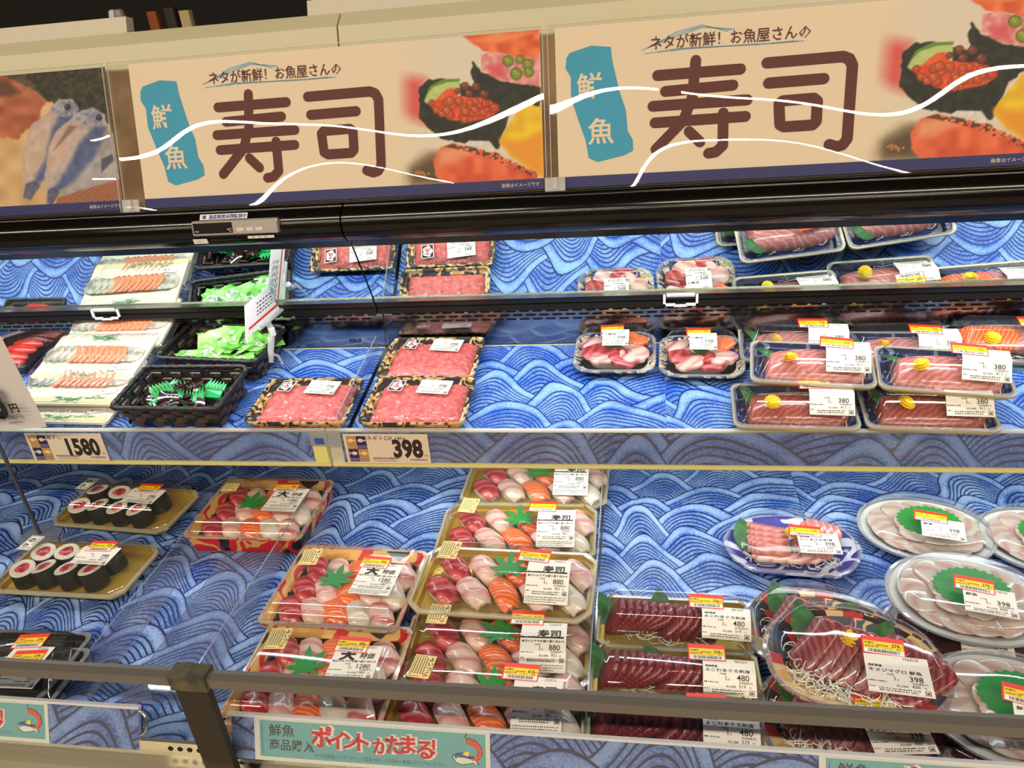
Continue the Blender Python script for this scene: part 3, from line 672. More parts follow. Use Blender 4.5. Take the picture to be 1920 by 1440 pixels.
SQUID = mat('squid_white', rgb(220, 210, 194), .22, coat=.5, var=(rgb(222, 208, 196), 60))
KANP = stripe_mat('amberjack_pink', (226, 180, 172), (192, 104, 104), 13, 4, .25, thr=(.72, .98), base2=(232, 198, 188))
DTUNA = stripe_mat('dark_tuna', (122, 28, 40), (140, 48, 58), 60, 5, .3, thr=(.55, .98), base2=(102, 20, 32))
DTUNA2 = stripe_mat('plum_tuna', (140, 62, 68), (156, 80, 84), 40, 5, .26, thr=(.5, .98), base2=(122, 48, 56))
LOIN = stripe_mat('sashimi_rose', (194, 112, 108), (212, 144, 134), 38, 7, .22, rotz=.9, thr=(.15, .99), base2=(186, 100, 98))
LOIN2 = stripe_mat('sashimi_brown_rose', (156, 76, 68), (178, 100, 88), 50, 7, .22, rotz=.9, thr=(.15, .99), base2=(144, 64, 60))
CLEARF = stripe_mat('pale_fish', (186, 170, 160), (182, 146, 138), 14, 5, .2, thr=(.66, .98), base2=(190, 178, 170))
NORI = mat('nori_black', rgb(18, 22, 18), .5, bump=(300, .0006))
LEAF = mat('leaf_green_plastic', rgb(22, 136, 48), .4)
SHISO = mat('shiso_green', rgb(30, 84, 34), .5, var=(rgb(48, 112, 44), 120))
FLOW = mat('chrysanthemum_yellow', rgb(240, 202, 24), .6)
DAIK = mat('daikon_white', rgb(226, 228, 220), .35)
MINCE = mat('minced_tuna', rgb(226, 92, 92), .4, coat=.4, bump=(200, .004), var=(rgb(238, 128, 122), 150))
ROE = mat('roe_red', rgb(214, 34, 24), .25, coat=.6, var=(rgb(230, 62, 40), 60))
GOLD = mat('gold_tray_foil', rgb(206, 170, 70), .24, metal=.42, bump=(120, .0004))
GOLD2 = mat('gold_tray_rim', rgb(206, 186, 112), .3, metal=.45)
def pattern_mat(name, cols, scale, rough=.3, metal=0, kind='noise', detail=1.0):
    if name in MATS: return MATS[name]
    m = mat(name, rgb(*cols[0]), rough, metal); nt = m.node_tree; N = nt.nodes.new; L = nt.links.new
    tc = N('ShaderNodeTexCoord'); t_ = N('ShaderNodeTexNoise'); t_.inputs['Scale'].default_value = scale; t_.inputs['Detail'].default_value = detail; t_.inputs['Distortion'].default_value = 1.6
    r = N('ShaderNodeValToRGB'); r.color_ramp.interpolation = 'CONSTANT'; n = len(cols)
    r.color_ramp.elements[0].color = rgb(*cols[0]); r.color_ramp.elements[1].color = rgb(*cols[-1]); r.color_ramp.elements[1].position = .64
    for k in range(1, n - 1):
        e = r.color_ramp.elements.new(.36 + .28 * k / (n - 1)); e.color = rgb(*cols[k])
    L(tc.outputs['Object'], t_.inputs['Vector']); L(t_.outputs['Fac'], r.inputs[0]); L(r.outputs[0], nt.nodes['Principled BSDF'].inputs['Base Color']); return m
REDT = pattern_mat('red_gold_tray_print', [(22, 14, 14), (206, 26, 24), (216, 160, 80), (204, 26, 26), (206, 28, 28)], 13, .25)
NAVYT = pattern_mat('navy_tray_print', [(24, 30, 66), (28, 38, 84), (36, 46, 92), (120, 126, 150)], 45, .22)
FLORT = pattern_mat('black_gold_flower_print', [(20, 18, 16), (26, 22, 18), (206, 164, 78), (228, 208, 160), (24, 20, 18)], 34, .3)
BLUEG = pattern_mat('blue_gold_flower_print', [(18, 18, 30), (40, 60, 170), (214, 176, 70), (232, 230, 232), (24, 30, 90)], 48, .25)
BSWIRL = pattern_mat('blue_white_swirl_print', [(58, 52, 150), (64, 60, 160), (208, 214, 236), (220, 224, 240), (60, 56, 152)], 17, .25, detail=.3)
WOODD = pattern_mat('wood_dish_print', [(226, 190, 130), (206, 160, 96), (232, 204, 152), (200, 150, 84)], 10, .4)
FANP = pattern_mat('dark_fan_dish_print', [(30, 22, 24), (190, 44, 46), (28, 24, 26), (222, 176, 120), (36, 40, 60)], 30, .35, detail=.4)
RIMG = mat('pale_gold_rim', rgb(206, 184, 132), .3, metal=.4)
BLKT = mat('black_tray_plastic', rgb(22, 21, 22), .3)
CLID = clear('clear_lid', tint=(.975, .98, .98, 1), rough=.035, haze=.014, refl=1.15)
CLIDG = clear('clear_lid_rim', tint=(.9, .92, .93, 1), rough=.08, haze=.22, refl=1.6)
FILM = clear('wrap_film', tint=(.975, .98, .985, 1), rough=.06, haze=.02, refl=1.3, bump=(70, .003))

def ring(w_, d_, z, r, cx=0, cy=0, n=4): return [(x + cx, y + cy, z) for x, y, z in rrect(w_, d_, z, r, n)]
def nigiri_rice_me():
    rs = random.Random(4); R_ = []; L_, W_, H_ = .048, .0265, .0215
    for i in range(8):
        t = i / 7; zz = H_ * t; k = (1 - abs(2 * t - .75) ** 3 * .32) if t < .95 else .68
        R_.append([(x * k * (1 + .05 * rs.uniform(-1, 1)), y * k * (1 + .05 * rs.uniform(-1, 1)), zz) for x, y, _ in rrect(L_, W_, 0, W_ * .45, 4)])
    mb = MB(); mb.loft(R_, RICE, True, True); return mb.mesh('nigiri_rice', 70)
def topping_me(m, seed, L_=.057, W_=.0315):
    rs = random.Random(seed); nu, nv = 12, 6; top = []; bot = []
    sk = rs.uniform(-.35, .35); cu = rs.uniform(-.1, .1)
    for i in range(nu + 1):
        u = -1 + 2 * i / nu
        for j in range(nv + 1):
            v = -1 + 2 * j / nv; e = (1 - abs(u) ** 4 * .35)
            x = u * L_ / 2 + v * sk * .006; y = v * W_ / 2 * e + cu * .01 * u * u
            z = .0225 - .0105 * abs(u) ** 3.4 - .0058 * abs(v) ** 3.0 + .0007 * math.sin(u * 5 + seed) + .0004 * math.sin(v * 7 + seed)
            top.append((x, y, z + .0028 * (1 - abs(v) ** 6 * .6))); bot.append((x, y, z - .0006))
    n = (nu + 1) * (nv + 1); fs = []
    for i in range(nu):
        for j in range(nv):
            a = i * (nv + 1) + j; q = (a, a + nv + 1, a + nv + 2, a + 1); fs.append(q); fs.append(tuple(n + k for k in reversed(q)))
    ed = [i * (nv + 1) for i in range(nu + 1)] + [nu * (nv + 1) + j for j in range(1, nv + 1)] + [i * (nv + 1) + nv for i in range(nu - 1, -1, -1)] + [j for j in range(nv - 1, 0, -1)]
    fs += [(ed[k], ed[(k + 1) % len(ed)], n + ed[(k + 1) % len(ed)], n + ed[k]) for k in range(len(ed))]
    mb = MB(); mb.add(top + bot, fs, m); return mb.mesh('topping', 60)
TOP = {'tuna': TUNA, 'salmon': SALM, 'bream': BREAM, 'squid': SQUID, 'amberjack': KANP}
def nigiri(par, kind, x, y, z, rz, seed):
    o = part('nigiri_rice', cached('rice', nigiri_rice_me), par, (x, y, z), (0, 0, rz))
    k = seed % 3; part(kind + '_topping', cached((kind, k), lambda: topping_me(TOP[kind], k * 7 + len(kind))), o)
def slice_me(m, L_=.05, W_=.032, th=.006, seed=0):
    rs = random.Random(seed); o = [(x * (1 + .05 * rs.uniform(-1, 1)), y * (1 + .07 * rs.uniform(-1, 1))) for x, y, _ in rrect(L_, W_, 0, W_ * .42, 4)]
    mb = MB(); mb.loft([[(x * .93, y * .93, 0) for x, y in o], [(x, y, th * .35) for x, y in o], [(x * .99, y * .97, th * .8) for x, y in o], [(x * .9, y * .86, th) for x, y in o]], m, True, True); return mb.mesh('fish_slice', 50)
def loin_me(m):
    b = MB(); n = 64; R_ = []; rs = random.Random(3)
    for i in range(n + 1):
        t = i / n; q = max(.02, math.sin(math.pi * min(1, max(0, .04 + .92 * t)))) ** .28; saw = .0007 * ((i % 8) / 8.0)
        pr = [(-.034, 0), (-.0345, .004), (-.031, .011), (-.022, .019), (-.010, .0245), (.004, .0265), (.018, .0245), (.027, .018), (.031, .009), (.031, 0)]
        R_.append([(-.062 + .124 * t + z_ * .25, y * (.35 + .65 * q), (z_ + (saw if z_ > .003 else 0)) * (.3 + .7 * q)) for y, z_ in pr])
    b.loft(R_, m, True, True); return b.mesh('fish_loin', 60)
def strands_me(n, rx, ry, h, seed=0, r=.00065):
    rs = random.Random(seed); mb = MB()
    for k in range(n):
        a = rs.uniform(0, 6.28); x, y = rs.uniform(-rx, rx) * .8, rs.uniform(-ry, ry) * .8; pts = []; z = rs.uniform(0, h); da = rs.uniform(-.7, .7)
        for i in range(9):
            pts.append((max(-rx, min(rx, x)), max(-ry, min(ry, y)), max(.0004, z + h * .35 * math.sin(i * .7 + k)))); a += da + rs.uniform(-.3, .3); x += .0042 * math.cos(a); y += .0042 * math.sin(a)
        mb.tube(pts, r, DAIK, 4)
    return mb.mesh('daikon_strands', 80)
def leaf_me(kind):
    mb = MB()
    if kind == 'maple':
        P = []; L_ = [.62, .8, .95, 1.0, .95, .8, .62]; A_ = [-28, 8, 48, 90, 132, 172, 208]
        for l, a in zip(L_, A_):
            for q, da in ((.40, -19), (.72, -10), (1, 0), (.72, 10), (.40, 19)):
                P.append((.034 * l * q * math.cos(math.radians(a + da)), .034 * l * q * math.sin(math.radians(a + da))))
        mb.prism(P, 0, .0006, LEAF)
    elif kind == 'serrated':       # round sawtooth leaf of green plastic
        P = [(.044 * (1 if k % 2 else .9) * math.cos(k * math.pi / 26), .033 * (1 if k % 2 else .9) * math.sin(k * math.pi / 26)) for k in range(52)]; mb.prism(P, 0, .0006, LEAF)
    else:
        P = []; n = 15
        for s_ in (1, -1):
            rg = range(n + 1) if s_ == 1 else range(n, -1, -1)
            for k in rg:
                t = k / n; wv = .019 * math.sin(math.pi * t ** .8) ** .8; P.append((s_ * wv, -.028 + .058 * t)); P.append((s_ * wv * .84, -.028 + .058 * (t + .022)))
        vs = [(x, y, .004 * math.cos(x * 90) + .003 * math.sin(y * 70)) for x, y in P]; c = len(vs); vs.append((0, 0, .006)); mb.add(vs, [(i, (i + 1) % c, c) for i in range(c)], SHISO)
    return mb.mesh('leaf', 20)
def flower_me():
    mb = MB(); n = 16
    for lay, (r1, z0) in enumerate(((.0115, .0012), (.0092, .0030), (.0065, .0045))):
        for k in range(n - lay * 2):
            a = 2 * math.pi * k / (n - lay * 2) + lay * .2; c, s_ = math.cos(a), math.sin(a); wq = .0021
            pt = [(.0015, 0), (r1 * .6, wq * .9), (r1 * .92, wq * .8), (r1, 0), (r1 * .92, -wq * .8), (r1 * .6, -wq * .9)]
            vs = [(x * c - y * s_, x * s_ + y * c, z0 + .0006 * lay + (.001 if 0 < i < 4 else 0)) for i, (x, y) in enumerate(pt)]; mb.add(vs, [(0, 5, 4, 3, 2, 1)[::-1]], FLOW)
    mb.loft([[(r * math.cos(q), r * math.sin(q), z) for q in [k * .6283 for k in range(10)]] for r, z in ((.006, 0), (.004, .005), (.0015, .0065))], FLOW, True, True)
    return mb.mesh('flower', 20)
# ---- paper labels ---------------------------------------------------------
def dashes(b, x0, x1, y, h, m, rs, z=.0003, wmin=.0009, wmax=.0018, gap=.0005):
    x = x0
    while x < x1:
        w_ = rs.uniform(wmin, wmax)
        b.quad(x, min(x + w_, x1), y, y + h * rs.uniform(.7, 1), z, m); x += w_ + gap * rs.uniform(.6, 3)
def fold_vs(b, yf, ang):
    """crease the card along y = yf: all below turns down by ang"""
    c, s_ = math.cos(ang), math.sin(ang); out = []
    for x, y, z in b.v:
        if y < yf: t = yf - y; out.append((x, yf - t * c + z * s_ * -1 * 0 - z * s_, z * c - t * s_))
        else: out.append((x, y, z))
    b.v = out
INKG = mat('ink_soft_black', rgb(66, 60, 58), .6)
def price_label(w_, h_, price, tax, name=None, big=None, origin=None, foldy=None, ang=0, sub='1点', allerg=False):
    key = ('pl', w_, h_, price, tax, name, big, origin, foldy, ang)
    def mk():
        rs = random.Random(hash(str(key)) % 1000 if False else len(price) * 7 + int(price)); b = MB(); ys = [0, h_]
        if foldy: ys = [0, foldy * h_, h_]
        for y0, y1 in zip(ys[:-1], ys[1:]): b.quad(0, w_, y0, y1, 0, PAPER)
        H = h_; top = H
        if allerg:
            hb = .45 * H
            for k in range(3): dashes(b, .0015, w_ - .003 - .012 * (k == 2), .0022 + (2 - k) * .0028, .0013, INKG, rs)
            y0 = .0115
        else: y0 = .002; b.quad(.001, w_ - .001, y0 - .0006, y0 - .0004, .0002, INKG)
        # maker rows, recycle square
        dashes(b, w_ * .17, w_ * .76, y0 + .0008, .0015, BLACK, rs); dashes(b, w_ * .17, w_ * .6, y0 + .0033, .0014, INKG, rs); dashes(b, w_ * .02, w_ * .11, y0 + .0045, .0013, BLACK, rs); dashes(b, w_ * .6, w_ * .8, y0 + .0036, .0013, BLACK, rs)
        s0 = w_ * .86; q = .0055
        for a in ((s0, s0 + q, y0 + .0004, y0 + .0010), (s0, s0 + q, y0 + .0049, y0 + .0055), (s0, s0 + .0006, y0, y0 + q), (s0 + q - .0006, s0 + q, y0, y0 + q)): b.quad(*a[:2], a[2], a[3], .0003, BLACK)
        b.quad(s0 + .0015, s0 + .0042, y0 + .0015, y0 + .0036, .0003, INKG)
        yt = y0 + .0072
        b.text(tax, w_ * .80, yt, .0052, BLACK, .0003, 'r'); b.text('円', w_ * .90, yt, .0026, INKG, .0003, 'r'); b.text('税込価格', w_ * .62, yt, .0028, INKG, .0003, 'r')
        yb = yt + .0046
        b.text('本体価格(円)', w_ * .93, yb, .0027, BLACK, .0003, 'r'); dashes(b, w_ * .02, w_ * .30, yb - .0005, .0014, BLACK, rs)
        yp = yb + .0031
        b.text(price, w_ * .87, yp, .0092, BLACK, .0004, 'r', bold=.004); b.text('1', w_ * .44, yp - .0005, .0072, BLACK, .0003, 'r'); b.text('点', w_ * .46, yp - .0003, .0028, INKG, .0003)
        b.text('内容量', w_ * .32, yp + .0055, .0024, INKG, .0003)
        yn = yp + .0092
        if name: b.text(name, w_ * .05, yn, .0050, BLACK, .0003, bold=.012, wx=min(1.25, w_ * .9 / (.0050 * text_geo(name, .012)[2])))
        if origin: b.text(origin, w_ * .05, yn + .0060, .0034, BLACK, .0003, bold=.02)
        if big:
            b.text('本日のおすすめ握り盛り合わせ', w_ * .03, yn, .0034, BLACK, .0003, bold=.015, wx=w_ * .93 / (.0034 * text_geo('本日のおすすめ握り盛り合わせ', .015)[2]))
            yz = yn + .0055
            if big == '寿司':
                b.text(big, w_ * .62, yz + .002, .0125, BLACK, .0004, 'c', bold=.02, wx=1.2)
                x = .001
                while x < w_ * .93:
                    r_ = rs.uniform(.0012, .0024); b.prism([(x + r_ * math.cos(k), max(yz - .0006, yz + r_ * math.sin(k))) for k in range(6)], .0002, .0003, BLACK); x += r_ * 1.15
            else:
                b.text(big[0], w_ * .32, yz - .001, .0150, BLACK, .0004, 'c', bold=.06, wx=1.25); b.text(big[1:], w_ * .74, yz + .001, .0098, BLACK, .0004, 'c', bold=.012, shear=.25, wx=.95)
        dashes(b, w_ * .62, w_ * .86, H - .0026, .0011, INKG, rs); dashes(b, w_ * .62, w_ * .86, H - .0046, .0011, INKG, rs)
        if foldy: fold_vs(b, foldy * h_, ang)
        return b.mesh('price_label', 0)
    return cached(key, mk)
def sticker_me(num, foldy=None, ang=0):
    def mk():
        b = MB(); rs = random.Random(int(num)); w_, h_ = .0425, .0245
        b.quad(0, w_, 0, h_, 0, REDP); b.quad(.0018, w_ - .0012, .0010, .0072, .0002, WHITEP); b.quad(.0018, w_ - .0012, .0072, .0178, .0002, YELP)
        x = .006
        while x < w_ - .006:
            q = rs.choice((.0003, .0005, .0009)); b.quad(x, x + q, .0022, .0066, .0004, BLACK); x += q + rs.choice((.0004, .0006, .0010))
        b.text('お値引', .0028, .0135, .0034, BLACK, .0004, bold=.01); b.text('30%引き', .0028, .0085, .0040, BLACK, .0004)
        b.text(num, w_ - .0052, .0112, .0066, BLACK, .0004, 'r', bold=.015, wx=.8); b.text('円', w_ - .0048, .0114, .0028, BLACK, .0004); b.text('お買得価格', w_ - .016, .0114, .0026, BLACK, .0004, 'r')
        b.text('レジにて', w_ * .48, .0080, .0026, INKG, .0004); b.text('値引', w_ * .80, .0080, .0026, INKG, .0004)
        return b.mesh('discount_sticker', 0)
    return cached(('st', num), mk)
def cream_label_me():
    b = MB(); rs = random.Random(2); w_, h_ = .0265, .0345; b.quad(0, w_, 0, h_, 0, CREAMP)
    b.quad(.0016, .0022, .002, h_ - .002, .0002, BLACK); b.quad(.0016, w_ * .55, .0018, .0024, .0002, BLACK); b.quad(.0016, w_ * .6, h_ - .0024, h_ - .0018, .0002, BLACK)
    for i, ch in enumerate('よいつこ'): b.text(ch, w_ * .74, h_ * .76 - i * .0072, .0072, BLACK, .0003, bold=.02)
    for k in range(5):
        y = h_ - .004
        while y > .006: b.quad(w_ * (.14 + .12 * k), w_ * (.14 + .12 * k) + .0014, y - .0014, y, .0003, INKG); y -= .0021
    b.prism([(w_ * .78 + .003 * math.cos(k), .0045 + .003 * math.sin(k)) for k in range(6)], .0001, .0003, mat('seal_orange', rgb(232, 150, 96), .5)); return b.mesh('cream_label', 0)
def nori_label_me():
    b = MB(); w_, h_ = .024, .034; b.quad(0, w_, 0, h_, 0, PAPER)
    for a in ((.0014, w_ - .0014, .0014, .0022), (.0014, w_ - .0014, h_ - .0022, h_ - .0014), (.0014, .0022, .0014, h_ - .0014), (w_ - .0022, w_ - .0014, .0014, h_ - .0014)): b.quad(*a, .0002, BLACK)
    b.text('の', w_ * .40, h_ * .56, .012, BLACK, .0003, 'c', bold=.04); b.text('り', w_ * .36, h_ * .14, .012, BLACK, .0003, 'c', bold=.04)
    for i, ch in enumerate('手巻寿司'): b.text(ch, w_ * .70, h_ * .76 - i * .0046, .0042, BLACK, .0003)
    b.prism([(w_ * .74 + .0022 * math.cos(k), .0055 + .0022 * math.sin(k)) for k in range(6)], .0001, .0003, mat('seal_pink', rgb(226, 130, 120), .5)); return b.mesh('cream_label', 0)
RCREAM = cream_label_me; RNORI = nori_label_me

# ---- generic sealed tray ---------------------------------------------------
class K:      # measurements of one kind of tray
    def __init__(s, w_, d_, bh, lz, ix, fy, by, r, n, tray, rim, under=None, lidr=None, wall=.012, sw=.009, sm=None, uw=None):
        s.w, s.d, s.bh, s.lz, s.ix, s.fy, s.by, s.r, s.n, s.tray, s.rim, s.under, s.wall = w_, d_, bh, lz, ix, fy, by, r, n, tray, rim, under or tray, wall
        s.lr = lidr or r * .7; s.sw, s.sm, s.uw = sw, sm or tray, uw or wall
        s.slope = math.atan2(lz - bh - .004, fy - .006)
def tray_me(k):
    b = MB(); f = [ring(k.w * .05, k.d * .05, .0022, .001, n=k.n), ring(k.w - 2 * k.wall, k.d - 2 * k.wall, .0022, max(k.r * .6, .002), n=k.n), ring(k.w - 2 * k.wall + .006, k.d - 2 * k.wall + .006, k.bh * .6, max(k.r * .7, .002), n=k.n),
                 ring(k.w - k.sw * 2 + .009, k.d - k.sw * 2 + .009, k.bh * .62, k.r * .9, n=k.n), ring(k.w - .005, k.d - .005, k.bh - .0005, k.r, n=k.n)]
    b.loft(f[:4], k.tray, True); b.loft(f[3:], k.sm)
    b.loft([f[-1], ring(k.w, k.d, k.bh, k.r, n=k.n), ring(k.w + .0008, k.d + .0008, k.bh - .0026, k.r, n=k.n), ring(k.w - .003, k.d - .003, k.bh - .003, k.r, n=k.n)], k.rim)
    b.loft([ring(k.w - .004, k.d - .004, k.bh - .0029, k.r, n=k.n), ring(k.w - .009, k.d - .009, k.bh * .45, k.r * .9, n=k.n), ring(k.w - 2 * k.uw - .002, k.d - 2 * k.uw - .002, 0, max(k.r * .5, .001), n=k.n)], k.under, False, True)
    return b.mesh('tray', 24)
def lid_me(k):
    b = MB(); cy = (k.fy - k.by) / 2; tw, td = k.w - 2 * k.ix, k.d - k.fy - k.by
    b.loft([ring(k.w + .001, k.d + .001, k.bh - .001, k.r, n=k.n), ring(k.w + .001, k.d + .001, k.bh + .0012, k.r, n=k.n), ring(k.w - .009, k.d - .009, k.bh + .0014, k.r, n=k.n)], CLIDG)
    R_ = [ring(k.w - .010, k.d - .010, k.bh + .0014, k.r, n=k.n), ring(k.w - .013, k.d - .013, k.bh + .0045, k.r, n=k.n)]
    R_ += [ring(tw + .003, td + .003, k.lz - .0022, k.lr, cy=cy, n=k.n), ring(tw, td, k.lz - .0004, k.lr, cy=cy, n=k.n), ring(tw - .004, td - .004, k.lz, k.lr, cy=cy, n=k.n)]
    b.loft(R_, CLID, False, True); return b.mesh('lid', 28)
def sealed(name, key, k, M_, label, cat, group=None):
    t = thing(name, label, cat, M_, group)
    part('tray', cached(('tray', key), lambda: tray_me(k)), t)
    return t
def close(t, key, k): part('lid', cached(('lid', key), lambda: lid_me(k)), t)
def topz(k): return k.lz + .0009
def put_label(t, k, me, x, foldy, h_, rz=0.0, name='price_label', dz=0):
    """label whose crease lies on the front edge of the lid top"""
    part(name, me, t, (x, -k.d / 2 + k.fy + .001 - foldy * h_, topz(k) + dz), (0, 0, rz))

# ---- sushi trays ------------------------------------------------------------
KG = K(.240, .128, .017, .046, .022, .052, .020, .016, 1, GOLD, GOLD2, GOLD)
REDT2 = pattern_mat('gold_red_border_print', [(212, 160, 78), (222, 176, 96), (206, 34, 30), (226, 184, 110), (30, 18, 16)], 11, .28, .1)
KR = K(.196, .160, .034, .052, .014, .020, .014, .007, 1, mat('black_inner_tray', rgb(24, 18, 16), .3), pattern_mat('gold_red_rim', [(214, 166, 84), (206, 40, 32), (222, 178, 96), (212, 164, 80)], 12, .28, .2), REDT, wall=.018, sw=.017, sm=REDT2, uw=.008)
KM = K(.225, .118, .016, .044, .024, .030, .018, .015, 1, GOLD, GOLD2, GOLD)
KT = K(.198, .092, .016, .043, .018, .030, .016, .012, 1, GOLD, GOLD2, GOLD)
def gold_sushi(M_, label, i):
    t = sealed('gold_sushi_tray', 'KG', KG, M_, label, 'sushi tray', 'gold trays of ten sushi')
    rs = random.Random(i)
    rows = (('tuna', 'bream', 'salmon', 'amberjack', 'squid'), ('tuna', 'bream', 'salmon', 'amberjack', 'bream'))
    for r, kinds in enumerate(rows):
        for c, kd in enumerate(kinds):
            nigiri(t, kd, -.082 + c * .042 + r * .008, -.020 + r * .044, .0025, math.radians(-52 + rs.uniform(-6, 6)), i + c + r)
    part('leaf', cached('maple', lambda: leaf_me('maple')), t, (.006, .006, .0325), (.12, 0, rs.uniform(-.2, .2)), 'green maple shaped plastic leaf')
    close(t, 'KG', KG)
    put_label(t, KG, price_label(.056, .066, '880', '951', big='寿司', foldy=.62, ang=KG.slope, allerg=True), .034, .62, .066)
    part('discount_sticker', sticker_me('616'), t, (.018, -.128 / 2 + .052 + .022, topz(KG) + .0006), (0, 0, rs.uniform(-.1, .06)), 'red and yellow discount sticker reading 616')
    part('brand_label', cached('cream', RCREAM), t, (-.092 + rs.uniform(-.003, .003), .008, topz(KG)), (0, 0, rs.uniform(-.12, .04)), 'cream label with black brush lettering')
    return t
def red_sushi(M_, label, i):
    t = sealed('red_sushi_tray', 'KR', KR, M_, label, 'sushi tray', 'red trays of fifteen sushi')
    rs = random.Random(i + 20)
    rows = (('tuna', 'bream', 'salmon', 'squid', 'amberjack'), ('tuna', 'bream', 'salmon', 'bream', 'squid'), ('tuna', 'bream', 'salmon', 'squid', 'amberjack'))
    for r, kinds in enumerate(rows):
        for c, kd in enumerate(kinds):
            nigiri(t, kd, -.067 + c * .0325 + r * .003, -.042 + r * .041, .0085, math.radians(-58 + rs.uniform(-7, 7)), i + c + r)
    part('leaf', cached('maple', lambda: leaf_me('maple')), t, (-.020, .004, .0365), (.1, 0, rs.uniform(-.2, .2)), 'green maple shaped plastic leaf')
    close(t, 'KR', KR)
    part('price_label', price_label(.058, .062, '1280', '1383', big='大特価', allerg=True), t, (.018, -.034, topz(KR)), (0, 0, rs.uniform(-.05, .05)))
    part('discount_sticker', sticker_me('896'), t, (.014, .018, topz(KR) + .0006), (0, 0, rs.uniform(-.05, .12)), 'red and yellow discount sticker reading 896')
    part('brand_label', cached('cream', RCREAM), t, (-.076, .016, topz(KR)), (0, 0, rs.uniform(-.08, .08)), 'cream label with black brush lettering')
    return t
def maki_me():
    b = MB(); R0 = .0185; hz = .030
    def rg(r, z, w_=0): return [(r * math.cos(q) * (1 + w_ * math.sin(3 * q)), r * math.sin(q) * (1 + w_ * math.cos(2 * q)), z) for q in [2 * math.pi * k / 24 for k in range(24)]]
    b.loft([rg(R0 * .97, 0), rg(R0, .003), rg(R0, hz - .002), rg(R0 * .99, hz)], NORI, True)
    b.loft([rg(R0 * .985, hz - .0005), rg(R0 * .95, hz + .0008), rg(R0 * .6, hz + .001, .05), rg(R0 * .55, hz + .0006, .1)], RICE)
    b.loft([rg(R0 * .56, hz + .0006, .1), rg(R0 * .45, hz + .0022, .1), rg(R0 * .1, hz + .0024)], TUNA, False, True)
    return b.mesh('maki_roll', 40)
def maki_tray(M_, label, i, num):
    t = sealed('gold_maki_tray', 'KM', KM, M_, label, 'sushi tray', 'gold trays of rolled sushi')
    rs = random.Random(i + 40)
    for r in range(2):
        for c in range(4):
            part('maki_roll', cached('maki', maki_me), t, (-.066 + c * .040 + r * .004 - .006, -.021 + r * .040, .003), (.18 + rs.uniform(-.05, .05), rs.uniform(-.08, .08), rs.uniform(0, 6)))
    close(t, 'KM', KM)
    part('price_label', price_label(.062, .040, num, '430', foldy=None), t, (.014, -.022, topz(KM)), (0, 0, -.02)); part('discount_sticker', sticker_me('279'), t, (.020, .006, topz(KM) + .0006), (0, 0, .02), 'red and yellow discount sticker')
    part('brand_label', cached('nori', RNORI), t, (-.098, .004, topz(KM)), (0, 0, -.06), 'white label with black frame and brush lettering')
    return t
def tuna_tray(M_, label, i):
    t = sealed('dark_tuna_tray', 'KT', KT, M_, label, 'sashimi tray', 'gold trays of dark red tuna slices')
    rs = random.Random(i + 60)
    part('daikon_strands', cached('strT', lambda: strands_me(60, .085, .03, .008, 5)), t, (0, 0, .003), kind='stuff')
    for c in range(7):
        part('fish_slice', cached('sT0', lambda: slice_me(DTUNA, .052, .034, .0075, 1)), t, (-.074 + c * .0085, .002, .020), (rs.uniform(-.1, .1), -1.05 + .09 * c, math.radians(8)))
    for c in range(6):
        part('fish_slice', cached('sT1', lambda: slice_me(DTUNA, .050, .032, .0075, 2)), t, (-.004 + c * .0105, .000, .017 - .0006 * c), (rs.uniform(-.1, .1), -.75 - .05 * c, math.radians(22 + rs.uniform(-5, 5))))
    part('shiso_leaf', cached('shiso', lambda: leaf_me('shiso')), t, (-.018, .018, .016), (.7, 0, .2 + i)); part('shiso_leaf', cached('shiso', lambda: leaf_me('shiso')), t, (.03, .022, .014), (.6, 0, -1.2)); part('shiso_leaf', cached('shiso', lambda: leaf_me('shiso')), t, (-.085, .016, .012), (.5, .2, .8))
    close(t, 'KT', KT)
    put_label(t, KT, price_label(.058, .045, '480', '519', 'よこわまぐろ刺身', origin='長崎県産' if i == 0 else '青森県産', foldy=.55, ang=KT.slope * .75), .030, .55, .045, -.05)
    part('discount_sticker', sticker_me('336'), t, (.016, -.046 + .030 + .017, topz(KT) + .0006), (0, 0, -.03), 'red and yellow discount sticker reading 336')
    return t
